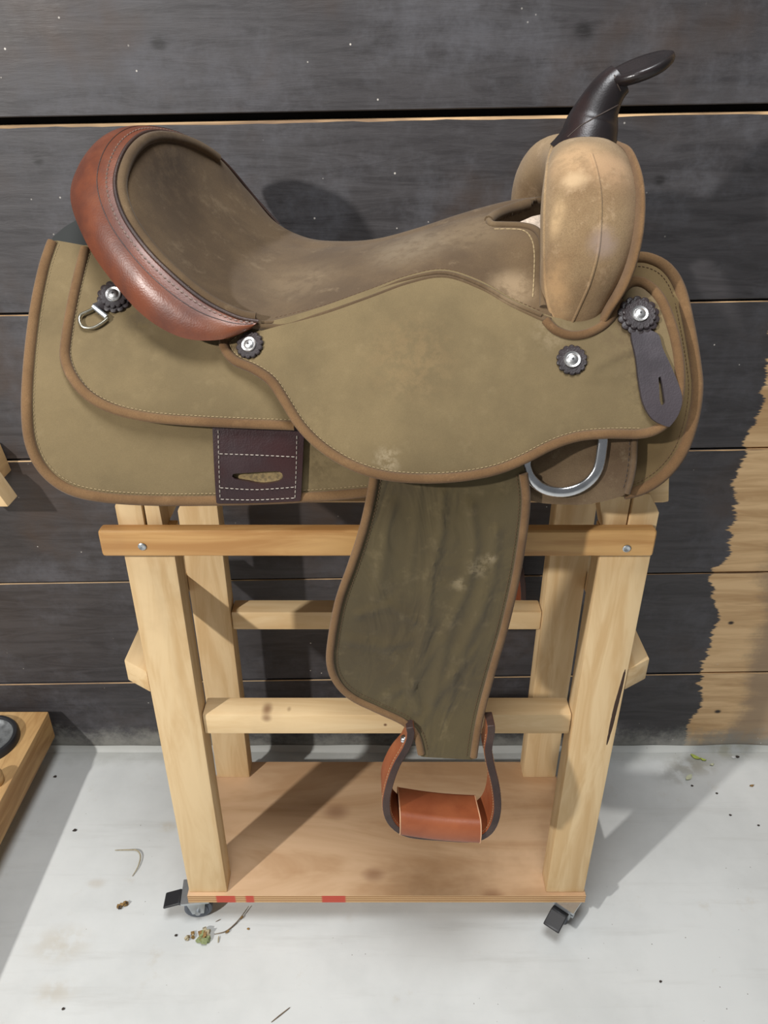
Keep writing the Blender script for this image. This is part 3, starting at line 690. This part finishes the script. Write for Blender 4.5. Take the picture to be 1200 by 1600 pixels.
seat_m = suede('seat_brown_suede', srgb(102, 83, 60), srgb(87, 70, 51), srgb(130, 111, 86), [
    (at(262, 262), 0.07, (1, 1, 1), srgb(62, 46, 30), 0.8), (at(285, 330), 0.05, (1, 1, 1), srgb(70, 54, 36), 0.45), (at(470, 440), 0.06, (1, 1, 1), srgb(142, 122, 94), 0.35),  # first mark: dirt in the dish plus some shade painted into the suede colour
    (at(800, 450), 0.03, (1, 1, 1), srgb(176, 152, 120), 0.5), (at(640, 385), 0.06, (1, 1, 1), srgb(146, 130, 106), 0.4), (at(350, 470), 0.05, (1, 1, 1), srgb(80, 62, 44), 0.5), (at(740, 360), 0.05, (1, 1, 1), srgb(140, 120, 92), 0.4)])
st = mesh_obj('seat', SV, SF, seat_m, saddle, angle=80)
so = st.modifiers.new('thickness', 'SOLIDIFY'); so.thickness = 0.007; so.offset = -1
def facing_up(o):
    me = o.data; s_ = sum(p.normal.z*p.area for p in me.polygons)
    if s_ < 0: me.flip_normals()
facing_up(st)
tube('hand_hole_roll', path_bv([(828, 317), (812, 322), (792, 329), (774, 337), (764, 345)], bvS, 4, 0.001), 0.0062, seat_m, st, 10)
tube('hand_hole_roll', path_bv([(764, 345), (769, 351), (790, 352), (815, 353), (835, 358), (846, 370), (849, 390), (849, 430), (849, 480)], bvS, 4, 0.0005), 0.0042, seat_m, st, 10)
stitches('seam_groove', path_bv([(772, 358), (800, 358), (818, 360), (830, 372), (835, 395), (834, 440), (832, 470)], bvS, 6, 0.0003), thread, st, 0.006, 0.0006, 0.0009)
tube('seat_edge_roll', [q for q in (hit(a.x, a.y-3, bvS, 0.0)[0] for a in spline([Vector((x, y, 0)) for x, y in [(408, 507), (430, 506), (500, 488), (570, 464), (640, 439), (695, 430), (750, 448), (800, 476), (846, 496)]], False, 6)) if q], 0.0026, seat_m, st, 8)
stitches('stitching', [q for q in (hit(a.x, a.y-10, bvS, 0.0004)[0] for a in spline([Vector((x, y, 0)) for x, y in [(430, 506), (500, 488), (570, 464), (640, 439), (695, 430), (750, 448), (800, 476), (846, 496)]], False, 6)) if q], thread_d, st, 0.003, 0.002)
# ground seat seen through the hand hole
gs = [(770, 350, .95), (810, 342, .95), (850, 336, .95), (880, 350, .95)]
V = [P(764, 366, .93), P(800, 352, .945), P(832, 338, .965), P(868, 330, .985), P(880, 350, .985), P(880, 400, .93), P(850, 400, .91), P(800, 392, .92)]
V2 = [v + Vector((0, 0.004, -0.012)) for v in V]; m = len(V)
mesh_obj('ground_seat', V+V2, [tuple(range(m)), tuple(range(m, 2*m))[::-1]] + [(i, (i+1) % m, m+(i+1) % m, m+i) for i in range(m)], fleece, saddle, angle=20)
# --- cantle: seat rim seam, rounded russet facing, underside
rim = [(404, 503, .812), (370, 496, .812), (320, 471, .818), (270, 431, .829), (225, 385, .843), (190, 331, .864), (180, 278, .893), (201, 227, .935), (240, 206, .985), (300, 219, 1.05), (350, 254, 1.10), (400, 312, 1.125), (436, 352, 1.125)]
outr = [(388, 515, .808), (342, 531, .800), (283, 527, .805), (225, 494, .819), (174, 438, .840), (134, 378, .868), (110, 310, .908), (124, 258, .955), (164, 224, 1.005), (236, 226, 1.085), (300, 268, 1.14), (365, 330, 1.165), (425, 372, 1.14)]
def dens(a): return [Vector(p) for p in spline([P(*q) for q in a], False, 0.008)]
nR = 120
def resample(a, n):
    pts = [P(*q) for q in a]; return [crv(pts, i/n*(len(pts)-1)) for i in range(n+1)]
ri, ro = resample(rim, nR), resample(outr, nR)
V = []; F = []; W = 14
for i in range(nR+1):
    a, b = ri[i], ro[i]; ctr = Vector((-0.10, MID, 1.05)); t = (ri[min(i+1, nR)] - ri[max(i-1, 0)]).normalized()
    nn = t.cross(b-a).normalized()
    if nn.dot((a+b)/2-ctr) < 0: nn = -nn
    wd = (b-a).length
    for k in range(W+1):
        s_ = k/W; V.append(a.lerp(b, s_) + nn*wd*(0.17*math.sin(math.pi*min(1, s_*1.02))**0.8))
    inn = (ctr - b).normalized()
    V.append(b + inn*0.006 - nn*0.004); V.append(a.lerp(b, 0.7) - nn*0.010); V.append(a.lerp(b, 0.25) - nn*0.007)
M_ = W+4
for i in range(nR):
    for k in range(M_): F.append((i*M_+k, i*M_+(k+1) % M_, (i+1)*M_+(k+1) % M_, (i+1)*M_+k))
F += [tuple(range(M_)), tuple(nR*M_+k for k in range(M_))[::-1]]
ct = mesh_obj('cantle_facing', V, F, russet, saddle, angle=55)
tube('cantle_seam_edge', [p + Vector((0, -0.0008, 0.0008)) for p in ri], 0.0021, darkedge, ct, 8)
lip = []
for i in range(3, nR-22):
    inw = (Vector((-0.12, MID, 1.10)) - ri[i]).normalized(); lip.append(ri[i] + inw*0.0075 + Vector((0, 0, 0.0005)))
tube('seat_lip_roll', lip, 0.0062, seat_m, st, 12, flat=(1.0, 1.0))
def band(s0): return [V[i*M_+int(s0*W)].lerp(V[i*M_+int(s0*W)+1], s0*W % 1) for i in range(2, nR-8)]
stitches('stitching', band(0.12), simple('silvery_thread', srgb(128, 104, 92), 0.5, nz=0.4, nscale=700), ct, 0.0042, 0.0016, 0.0011)
tube('stitch_groove', band(0.27), 0.0006, darkedge, ct, 5)
# --- fork / swells
ring_n = 40
def fork_rings(spec):
    V, F = [], []
    for i, (xc, a, y, z, b) in enumerate(spec):
        p0 = spec[max(i-1, 0)]; p1 = spec[min(i+1, len(spec)-1)]
        t = Vector((0, p1[2]-p0[2], p1[3]-p0[3])).normalized(); nr = Vector((0, -t.z, t.y))
        if nr.dot(Vector((0, y-MID+0.02, z-1.10))) < 0: nr = -nr
        for k in range(ring_n):
            th = 2*math.pi*k/ring_n; cs, sn = math.cos(th), math.sin(th)
            e = 0.86
            V.append(Vector((xc, y, z)) + Vector((1, 0, 0))*a*math.copysign(abs(cs)**e, cs) + nr*b*math.copysign(abs(sn)**e, sn))
    for i in range(len(spec)-1):
        for k in range(ring_n): F.append((i*ring_n+k, i*ring_n+(k+1) % ring_n, (i+1)*ring_n+(k+1) % ring_n, (i+1)*ring_n+k))
    F += [tuple(range(ring_n))[::-1], tuple((len(spec)-1)*ring_n+k for k in range(ring_n))]
    return V, F
half = [(.203, .008, .838, 1.054, .010), (.205, .026, .841, 1.067, .022), (.209, .038, .846, 1.102, .034), (.215, .0475, .848, 1.145, .040), (.2165, .0505, .862, 1.185, .042), (.2185, .047, .895, 1.212, .037), (.223, .041, .935, 1.222, .031)]
full = half + [(.224, .040, .963, 1.223, .030)] + [(x, a, 2*0.963-y, z, b) for x, a, y, z, b in half[::-1]]
sp_ = [Vector((f[2], f[3], 0)) for f in full]
spec = []
for i in range(len(full)-1):
    for k in range(6):
        t = k/6; q = [full[max(i-1, 0)], full[i], full[i+1], full[min(i+2, len(full)-1)]]
        spec.append(tuple(cr(q[0][c], q[1][c], q[2][c], q[3][c], t) for c in range(5)))
spec.append(full[-1])
FV, FF = fork_rings(spec); bvF = BVHTree.FromPolygons(FV, FF)
def atf(px, py): return hit(px, py, bvF)[0] - SB
sw_m = suede('swell_tan_suede', srgb(148, 124, 92), srgb(130, 105, 76), srgb(178, 152, 120), [
    (atf(943, 380), 0.0185, (1, 1, 1), srgb(146, 126, 112), 0.85), (atf(900, 245), 0.035, (1, 1, 1), srgb(184, 150, 112), 0.7), (atf(865, 460), 0.022, (1, 1, 0.5), srgb(182, 146, 104), 0.6),
    (atf(870, 340), 0.010, (1, 1, 0.4), srgb(190, 160, 120), 0.7), (atf(895, 282), 0.012, (0.6, 1, 1), srgb(192, 164, 128), 0.7), (atf(955, 262), 0.03, (1, 1, 1), srgb(176, 142, 108), 0.6)], amt=0.65)
fk = mesh_obj('fork', FV, FF, sw_m, saddle, angle=70)
tube('fork_welt', path_bv([(924, 242), (932, 268), (938, 305), (938, 350), (934, 395), (922, 440), (906, 478), (893, 506)], bvF, 6, -0.0008), 0.0019, sw_m, fk, 8)
tube('fork_seam', path_bv([(866, 224), (857, 250), (853, 290), (851, 340), (851, 400), (853, 450), (860, 486), (870, 505)], bvF, 6, -0.0006), 0.0022, sw_m, fk, 8)
fl_spec = [(x+a*0.86, .006, .963+(y-.963)*1.03, z-0.006, b*1.0) for x, a, y, z, b in spec[5:-5]]
FV2, FF2 = fork_rings(fl_spec)
mesh_obj('fork_flange', FV2, FF2, binding, fk, angle=60)
# --- horn
hp = [(914, 236, .955, .040), (919, 218, .955, .0320), (926, 192, .960, .0295), (935, 168, .960, .0255), (946, 148, .960, .0215), (957, 134, .960, .0190), (968, 124, .960, .0170)]
pts = spline([P(a, b, y) for a, b, y, r in hp], False, 0.006); rr = [crv([h[3] for h in hp], i/(len(pts)-1)*(len(hp)-1)) for i in range(len(pts))]
hn = tube('horn_neck', pts, rr, hornl, saddle, 28)
cc = P(1000, 108, 0.958); nrm = Vector((-0.36, -0.14, 0.92)).normalized(); ux = (Vector((1, 0, 0)) - nrm*nrm.x).normalized(); uy = nrm.cross(ux)
V, F = [], []; n = 40
prof = [(0.0, -0.0075), (0.018, -0.008), (0.028, -0.0065), (0.0335, -0.003), (0.0352, 0.001), (0.0345, 0.0045), (0.031, 0.0062), (0.027, 0.0052), (0.018, 0.0058), (0.008, 0.0068), (0.0, 0.007)]
for r, h in prof:
    for j in range(n): a = 2*math.pi*j/n; V.append(cc + (ux*math.cos(a)*1.04 + uy*math.sin(a)*0.95)*r + nrm*h)
for k in range(len(prof)-1):
    for j in range(n): F.append((k*n+j, k*n+(j+1) % n, (k+1)*n+(j+1) % n, (k+1)*n+j))
mesh_obj('horn_cap', V, F, hornl, saddle, angle=60)
bvH = BVHTree.FromPolygons(*tube_geo(pts, rr, 28))
for a in ([(887, 214), (905, 198), (918, 190), (940, 178), (966, 164)], [(960, 117), (965, 132), (970, 142)]):
    q = path_bv(a, bvH, 4, 0.0002)
    if len(q) > 2: tube('wrap_seam', q, 0.0007, thread_k, hn, 6)
# --- conchos, ties, strap
def concho(px, py, g, r, parent, lift=0.0, layers=1, btn=0.55, part='concho'):
    p = on(px, py, lambda X, Z: g(X, Z)-lift); a = on(px+6, py, lambda X, Z: g(X, Z)-lift); b = on(px, py-6, lambda X, Z: g(X, Z)-lift)
    u = (a-p).normalized(); nn = u.cross(b-p).normalized()
    if nn.y > 0: nn = -nn
    v = nn.cross(u); e = bpy.data.objects.new(part, None); COL.objects.link(e); e.parent = parent; e.location = p - off(parent)
    h = 0.0
    for L in range(layers):
        R_ = r*(1.0-0.2*L); nl = 14; V = []; F = []; n = nl*8
        for (k, hh) in ((1.0, h), (1.0, h+0.0022), (0.93, h+0.003), (0.7, h+0.0028), (0.0, h+0.003)):
            for j in range(n):
                t = 2*math.pi*j/n; sc = R_*k*(1-(0.13*(1-abs(math.sin(nl*t/2))**0.6) if k > 0.8 else 0)); V.append(p + (u*math.cos(t)+v*math.sin(t))*sc + nn*hh)
        for k in range(4):
            for j in range(n): F.append((k*n+j, k*n+(j+1) % n, (k+1)*n+(j+1) % n, (k+1)*n+j))
        mesh_obj('leather_rosette', V, F, blackl, e, angle=35); h += 0.0028
    V = []; F = []; n = 28; rb = r*btn
    prof = [(1.0, 0), (1.0, 0.0012), (0.93, 0.0020), (0.80, 0.0016), (0.70, 0.0013), (0.58, 0.0026), (0.40, 0.0034), (0.0, 0.0036)]
    for k, hh in prof:
        for j in range(n): t = 2*math.pi*j/n; V.append(p + (u*math.cos(t)+v*math.sin(t))*rb*k + nn*(h+hh))
    for k in range(len(prof)-1):
        for j in range(n): F.append((k*n+j, k*n+(j+1) % n, (k+1)*n+(j+1) % n, (k+1)*n+j))
    mesh_obj('button', V, F, silver, e, angle=40)
    c0 = p + nn*(h+0.0036); pr = []
    for d1, d2 in ((u, v), (v, u)):
        Q = [c0 + d1*s1*rb*0.16 + d2*s2*rb*0.05 + nn*hh for hh in (-0.0004, 0.0002) for s1, s2 in ((-1, -1), (1, -1), (1, 1), (-1, 1))]
        pr.append((Q, [(0, 1, 2, 3), (4, 5, 6, 7), (0, 1, 5, 4), (1, 2, 6, 5), (2, 3, 7, 6), (3, 0, 4, 7)]))
    mesh_obj('cross_recess', *merge(pr), blackp, e, smooth=False)
    return e
concho(391, 540, gJ, 0.0155, saddle, 0.0005)
concho(893, 563, gJ, 0.0165, saddle, 0.0005)
strap = [(988, 515), (1026, 520), (1036, 545), (1050, 575), (1062, 605), (1066, 625), (1060, 648), (1046, 667), (1040, 666), (1020, 655), (1006, 632), (999, 600), (994, 560)]
slit = [(1029, 590), (1032, 588), (1035, 600), (1038, 620), (1039, 630), (1034, 633), (1031, 625), (1030, 605)]
bs = sheet('latigo_keeper', strap, lambda X, Z: gJ(X, Z)-0.007, 0.004, leather('dusty_black_leather', srgb(66, 59, 63), srgb(50, 44, 48), 0.55, 0.25, srgb(82, 76, 82)), saddle, 7, holes=[slit])
concho(997, 494, gJ, 0.0225, saddle, 0.003, 2, 0.40)
dr = concho(180, 464, gUp, 0.0200, saddle, 0.001, 2, 0.45, 'tie_rosette')
dd = [(150, 480), (138, 486), (126, 492), (124, 502), (130, 511), (145, 512), (160, 504), (168, 497)]
tube('tie_ring', path_on(dd, gUp, 3, 0.006), 0.0017, brassy, saddle, 8)
tube('tie_ring_bar', path_on([(146, 479), (157, 488), (167, 496)], gUp, 3, 0.0065), 0.0030, zinc, saddle, 10)
tube('tie_loop', path_on([(150, 485), (165, 478), (175, 470)], gUp, 3, 0.003), 0.0035, blackl, saddle, 8, flat=(0.4, 2.2))

# --- stirrup
def stirrup(shift, mir, part):
    e = bpy.data.objects.new(part, None); COL.objects.link(e); e.parent = saddle
    yc = 0.742
    c0 = P(690, 1240, 0.72); e.location = Vector((c0.x+shift, yc if not mir else 2*MID-yc, 0.45)) - SB
    yf = 0.715; path = [(640, 1150), (642, 1158), (641, 1167), (634, 1183), (618, 1206), (607, 1232), (602, 1256), (606, 1277), (618, 1293), (640, 1304), (690, 1309), (735, 1311), (757, 1304), (770, 1288), (776, 1262), (774, 1232), (767, 1204), (764, 1184), (767, 1168), (769, 1156), (769, 1147)]
    pc = spline([P(a, b, yf) for a, b in path], False, 0.008); n = len(pc)
    def M(p):
        q = Vector(p) + Vector((shift, 0, 0)); q.x -= (p[1]-yc)*0.04
        return Vector((q.x, 2*MID-q.y, q.z)) if mir else q
    V, F, mi = [], [], []; th = 0.0052
    for i in range(n):
        t = (pc[min(i+1, n-1)]-pc[max(i-1, 0)]); t.y = 0; t.normalize(); s_ = i/(n-1); nr = Vector((-t.z, 0, t.x))
        wdt = 0.013 + 0.016*sstep(0.02, 0.30, min(s_, 1-s_))
        cx, cz = pc[i].x, pc[i].z
        for (a, y) in ((1, -wdt), (-1, -wdt), (-1.0, wdt), (1.0, wdt)):
            V.append(M((cx+nr.x*th*a, yc+y, cz+nr.z*th*a)))
    for i in range(n-1):
        for k in range(4):
            F.append((i*4+k, i*4+(k+1) % 4, i*4+4+(k+1) % 4, i*4+4+k)); mi.append(1 if k in (0, 2) else 0)
    F += [(0, 1, 2, 3), tuple((n-1)*4+k for k in (3, 2, 1, 0))]; mi += [1, 1]
    b = mesh_obj('stirrup_frame', V, F, None, e, mats=[chestnut, darkedge], midx=mi, angle=35)
    bv = b.modifiers.new('bevel', 'BEVEL'); bv.width = 0.0012; bv.segments = 2; bv.limit_method = 'ANGLE'
    for sg in (1, -1):
        stitches('stitching', [M(((pc[i].x)+(-(pc[min(i+1, n-1)]-pc[max(i-1, 0)]).normalized().z)*th*1.05*sg, yc-(0.013+0.016*sstep(0.02, 0.30, min(i/(n-1), 1-i/(n-1))))+0.004, pc[i].z+(pc[min(i+1, n-1)]-pc[max(i-1, 0)]).normalized().x*th*1.05*sg)) for i in range(2, n-2)], thread, b, 0.003, 0.0016, 0.00045)
    # tread wrapped in leather
    prof = [(-0.034, -0.008), (-0.031, 0.006), (-0.026, 0.0105), (0.026, 0.0105), (0.031, 0.006), (0.033, -0.006), (0.030, -0.022), (0.022, -0.0275), (-0.02, -0.0275), (-0.030, -0.024)]
    prof = [(v.x, v.y) for v in spline([Vector((a, b_, 0)) for a, b_ in prof], True, 0.006)]
    prof = [(a*math.cos(.2)+b_*math.sin(.2), b_*math.cos(.2)-a*math.sin(.2)) for a, b_ in prof]
    V, F = [], []; m = len(prof); NS = 16
    x0, x1 = P(624, 1290, yf-0.01).x, P(751, 1300, yf-0.01).x; zt0 = P(640, 1281, yf-0.006).z; zt1 = P(745, 1294, yf-0.006).z
    for i in range(NS+1):
        s_ = i/NS; x = x0+(x1-x0)*s_; zc_ = zt0+(zt1-zt0)*s_ - 0.0105 - 0.003*math.sin(math.pi*s_)
        for (y, z) in prof: V.append(M((x, yc+y, zc_+z)))
    for i in range(NS):
        for k in range(m): F.append((i*m+k, i*m+(k+1) % m, (i+1)*m+(k+1) % m, (i+1)*m+k))
    F += [tuple(range(m)), tuple(NS*m+k for k in range(m))[::-1]]
    t_ = mesh_obj('tread_wrap', V, F, chestnut, e, angle=45)
    pale = simple('pale_cut_leather', srgb(206, 160, 124), 0.8, nz=0.2) if 'pale_cut_leather' not in bpy.data.materials else bpy.data.materials['pale_cut_leather']
    for i in (0, NS): tube('cut_edge', [V[i*m+k] for k in range(m)], 0.0009, pale, t_, 6, True)
    q = P(628, 1155, yc-0.004); Vb, Fb = [], []
    prof2 = [(0.0, -0.012), (0.004, -0.0115), (0.0058, -0.0085), (0.006, -0.006), (0.004, -0.0045), (0.0035, 0.0), (0.0, 0.004)]
    for r, h in prof2:
        for j in range(14): a = 2*math.pi*j/14; Vb.append(M((q.x+h+0.010, q.y+r*math.cos(a), q.z+r*math.sin(a))))
    for k in range(len(prof2)-1):
        for j in range(14): Fb.append((k*14+j, k*14+(j+1) % 14, (k+1)*14+(j+1) % 14, (k+1)*14+j))
    mesh_obj('bolt_nut', Vb, Fb, chrome, e)
stirrup(0.0, False, 'stirrup')
stirrup(0.114, True, 'stirrup')

# ================================================================== AT THE LEFT EDGE
dl = thing('low_wooden_platform', (-0.9, 0.9, 0.0), 'low thick wooden platform on the floor at the left edge', 'platform')
pine_dirty = pine('weathered_pine', 'y', srgb(198, 158, 104), srgb(160, 118, 70), False)
box('platform_block', (-1.3, 0.45, 0.066), (-0.713, 1.222, 0.138), pine_dirty, dl, 0.003)
for x, y in ((-0.86, 0.6), (-0.86, 1.1), (-1.2, 0.6), (-1.2, 1.1)): box('foot', (x-0.05, y-0.05, 0.0), (x+0.05, y+0.05, 0.0655), blackp, dl, 0.004)
c = PZ(-22, 1160, 0.1385)
V, F = [], []; n = 40; prof = [(0.0, 0.003), (0.040, 0.003), (0.050, 0.006), (0.053, 0.013), (0.058, 0.016), (0.063, 0.014), (0.065, 0.006), (0.064, 0.0), (0.0, 0.0)]
dish = thing('metal_dish', (c.x, c.y, 0.1382), 'round grey dish with black rim lying on the low wooden platform', 'dish')
for nm, pf, mt in (('dish_bowl', [(0.0, 0.003), (0.040, 0.003), (0.050, 0.006), (0.0535, 0.0125), (0.0535, 0.0), (0.0, 0.0)], simple('dull_grey_metal', (0.30, 0.31, 0.31, 1), 0.45, 0.6, nz=0.5)), ('rim', [(0.0532, 0.0), (0.0532, 0.013), (0.056, 0.0165), (0.061, 0.016), (0.0645, 0.010), (0.065, 0.0), (0.0532, 0.0)], blackp)):
    V, F = [], []
    for r, h in pf:
        for j in range(n): a = 2*math.pi*j/n; V.append((c.x+r*math.cos(a), c.y+r*math.sin(a), 0.1383+h))
    for k in range(len(pf)-1):
        for j in range(n): F.append((k*n+j, k*n+(j+1) % n, (k+1)*n+(j+1) % n, (k+1)*n+j))
    mesh_obj(nm, V, F, mt, dish, angle=50)
c = PZ(-8, 1224, 0.138); V, F = [], []; n = 20; pf = [(0.0, 0.0), (0.016, 0.0), (0.018, 0.006), (0.018, 0.022), (0.014, 0.030), (0.0, 0.032)]
for r, h in pf:
    for j in range(n): a = 2*math.pi*j/n; V.append((c.x+r*math.cos(a), c.y+r*math.sin(a), 0.1382+h))
for k in range(len(pf)-1):
    for j in range(n): F.append((k*n+j, k*n+(j+1) % n, (k+1)*n+(j+1) % n, (k+1)*n+j))
tag(mesh_obj('wooden_knob', V, F, pine_dirty, None, angle=50), 'small round wooden knob on the low platform in front of the dish', 'knob')
wb = thing('wall_bracket', (-0.9, WY, 0.7), 'pale wooden bracket fixed to the dark wall at the left edge', 'bracket')
a = P(13, 792, 1.165); prism('upright', [(a.x-0.09, a.z), (a.x, a.z), (a.x-0.020, a.z+0.05), (a.x-0.10, a.z+0.05)], 'y', 1.165, 1.205, pine_z, wb, 0.002)
prism('back_board', [(a.x-0.12, a.z+0.03), (a.x-0.022, a.z+0.03), (a.x-0.030, a.z+0.085), (a.x-0.12, a.z+0.085)], 'y', 1.206, WY-0.0025, pine_dirty, wb, 0.002)

# ================================================================== BITS ON THE FLOOR
dry = simple('dry_stem', srgb(120, 104, 84), 0.8, nz=0.4, nscale=200); straw = simple('pale_straw', srgb(176, 164, 134), 0.7, nz=0.3, nscale=200)
husk = simple('brown_husk', srgb(150, 116, 62), 0.7, nz=0.6, nscale=260); green = simple('dry_green_leaf', srgb(148, 160, 112), 0.75, nz=0.35, nscale=260)
lime = simple('yellow_green_leaf', srgb(186, 200, 96), 0.6, nz=0.25, nscale=160); paleleaf = simple('bleached_leaf', srgb(214, 216, 184), 0.7, nz=0.2, nscale=160)
dark = simple('dark_dropping', srgb(52, 42, 34), 0.8, nz=0.4, nscale=260); whitep = simple('white_pebble', srgb(226, 226, 222), 0.7, nz=0.15)
def strand(name, pl, r, mt, label, cat):
    n_ = len(pl); pts = spline([PZ(a, b, 0.0)+Vector((0, 0, r*1.0+0.0006+h)) for a, b, h in pl], False, 0.004); m = len(pts)
    return tag(tube(name, pts, [r*(1-0.5*abs(2*i/(m-1)-1)**2) for i in range(m)], mt, None, 6), label, cat)
tw = strand('twig', [(335, 1461, 0.001), (352, 1457, 0.001), (366, 1447, 0.002), (378, 1434, 0.003), (389, 1419, 0.004)], 0.0011, dry, 'thin curved twig on the concrete below the left caster', 'twig')
for px, py in ((355, 1456), (377, 1434)):
    q = PZ(px, py, 0.004); V, F = tube_geo([q-Vector((.003, .002, 0)), q, q+Vector((.003, .003, 0.0005))], [0.0008, 0.0022, 0.0008], 6); mesh_obj('bud', V, F, husk, tw)
strand('hay_strand', [(180, 1330, 0.001), (200, 1330, 0.002), (214, 1331, 0.003), (220, 1340, 0.003), (216, 1356, 0.002), (207, 1370, 0)], 0.0013, straw, 'curled pale hay strand on the concrete left of the rack', 'hay strand')
strand('straw_piece', [(424, 1598, 0), (438, 1587, 0.0005), (453, 1575, 0)], 0.001, dry, 'short straight brown straw at the bottom edge of the photo', 'straw')
strand('straw_piece', [(337, 1441, 0), (345, 1437, 0)], 0.0008, dry, 'tiny straw bit just above the curved twig', 'straw')
strand('straw_piece', [(341, 1474, 0), (342, 1464, 0.001)], 0.0012, straw, 'tiny upright straw bit right of the green crumb clump', 'straw')
def clump(name, px, py, r, mts, label, cat, k=9, seed=1):
    rd = random.Random(seed); c = PZ(px, py, 0); t = thing(name, c, label, cat)
    for i in range(k):
        a = rd.random()*6.28; d = r*0.75*math.sqrt(rd.random()); s_ = r*rd.uniform(0.28, 0.5); h = rd.uniform(0.25, 0.8)*r*(1-d/r*0.6)
        p = c + Vector((math.cos(a)*d, math.sin(a)*d, h*0.5+s_*0.25)); R_ = Matrix.Rotation(rd.random()*3, 3, Vector((rd.random(), rd.random(), rd.random()+.01)).normalized())
        V = [p + R_ @ Vector((x*s_*rd.uniform(.6, 1), y*s_*rd.uniform(.6, 1), z*s_*0.45)) for x in (-1, 1) for y in (-1, 1) for z in (-1, 1)]
        lo = min(v.z for v in V); 
        if lo < 0.0003: V = [v + Vector((0, 0, 0.0003-lo)) for v in V]
        mesh_obj('flake', V, [(0, 1, 3, 2), (4, 6, 7, 5), (0, 4, 5, 1), (2, 3, 7, 6), (0, 2, 6, 4), (1, 5, 7, 3)], mts[i % len(mts)], t, smooth=False)
clump('dry_leaf_clump', 322, 1466, 0.014, [green, husk, green, straw], 'green and brown crumb clump at the end of the twig', 'leaf clump', 12, 3)
clump('dry_leaf_clump', 297, 1464, 0.009, [straw, husk], 'tan dry crumb left of the green clump', 'leaf clump', 6, 5)
clump('seed_husk', 192, 1417, 0.009, [husk, husk, dark], 'golden brown seed husk on the concrete left of the rack', 'husk', 7, 8)
def leaf(name, px, py, L, wd, ang, mt, label, cat='leaf', lift=0.004):
    c = PZ(px, py, 0); V, F = [], []; n_ = 8; u = Vector((math.cos(ang), math.sin(ang), 0)); v = Vector((-u.y, u.x, 0))
    for k in range(n_+1):
        s_ = k/n_; ww = wd*math.sin(math.pi*min(1, max(0.02, s_)))**0.7*0.5; ctr = c + u*(s_-0.5)*L + Vector((0, 0, 0.0012+lift*abs(s_-0.5)))
        for q, h in ((-1, 0.0015), (0, 0), (1, 0.0015)): V.append(ctr + v*ww*q + Vector((0, 0, h)))
    m = len(V); V += [p - Vector((0, 0, 0.0006)) for p in V]
    for k in range(n_):
        for q in range(2):
            f = (k*3+q, k*3+q+1, k*3+q+4, k*3+q+3); F.append(f); F.append(tuple(i+m for i in f[::-1]))
    for k in range(n_): 
        F.append((k*3, k*3+3, k*3+3+m, k*3+m)); F.append((k*3+2, k*3+2+m, k*3+5+m, k*3+5))
    F.append((0, m, m+1, 1)); F.append((1, m+1, m+2, 2)); F.append((n_*3, n_*3+1, m+n_*3+1, m+n_*3)); F.append((n_*3+1, n_*3+2, m+n_*3+2, m+n_*3+1))
    return tag(mesh_obj(name, V, F, mt, None, angle=60), label, cat)
leaf('fallen_leaf', 1086, 1184, 0.021, 0.010, -0.7, lime, 'yellow green leaf nearest the rack on the right floor')
leaf('fallen_leaf', 1098, 1188, 0.014, 0.006, -0.5, lime, 'small yellow leaf tip touching the yellow green leaf nearest the rack')
leaf('fallen_leaf', 1076, 1216, 0.022, 0.010, 0.7, paleleaf, 'bleached pale leaf on the concrete right of the rack')
leaf('fallen_leaf', 1195, 1169, 0.026, 0.011, -1.0, lime, 'yellow green leaf at the right edge by the wall')
leaf('fallen_leaf', 1193, 1157, 0.022, 0.012, 0.9, green, 'dull green leaf against the wall at the right edge', lift=0.012)
leaf('fallen_leaf', 1112, 1196, 0.010, 0.006, 0.3, paleleaf, 'tiny yellowish leaf flake between the two larger leaves on the right')
leaf('fallen_leaf', 1174, 1229, 0.010, 0.005, 0.2, husk, 'tiny orange brown leaf flake near the right edge')
def chip(px, py, r, mt, label, cat, nm='crumb'):
    c = PZ(px, py, 0); rd = random.Random(px); V = []; F = []; r *= 0.8
    for k, (zz, rr) in enumerate(((0.0003, 0.8), (r*0.5, 1.0), (r*0.95, 0.45))):
        for j in range(7): a = j*2*math.pi/7; q = r*rr*rd.uniform(.7, 1.15); V.append((c.x+q*math.cos(a)*1.3, c.y+q*math.sin(a), zz))
    for k in range(2):
        for j in range(7): F.append((k*7+j, k*7+(j+1) % 7, k*7+7+(j+1) % 7, k*7+7+j))
    F += [tuple(range(7))[::-1], tuple(14+k for k in range(7))]
    return tag(mesh_obj(nm, V, F, mt, None), label, cat)
chip(1146, 1184, 0.0055, whitep, 'small white pebble on the floor near the right wall', 'pebble', 'pebble')
chip(1152, 1183, 0.0045, dark, 'dark crumb touching the white pebble', 'crumb')
chip(86, 1214, 0.004, dark, 'dark crumb in the shadow beside the low wooden platform', 'crumb')
chip(117, 1298, 0.0045, dark, 'dark crumb at the edge of the platform shadow', 'crumb')
chip(247, 1171, 0.0045, dark, 'dark crumb by the wall behind the left front leg', 'crumb')
chip(275, 1462, 0.003, dark, 'tiny dark crumb left of the tan dry crumb', 'crumb')
chip(388, 1452, 0.003, husk, 'tiny reddish crumb right of the twig', 'crumb')
for i, (px, py) in enumerate(((1141, 1274), (1185, 1290), (1120, 1240), (1081, 1228), (1032, 1534), (99, 1577))):
    chip(px, py, 0.003, dark, ['tiny black crumb in the middle of the right floor', 'tiny black crumb near the right edge of the floor', 'tiny dark crumb right of the bleached leaf', 'tiny dark crumb just below the bleached leaf', 'tiny crumb at the lower right of the floor', 'tiny crumb at the lower left of the floor'][i], 'crumb')
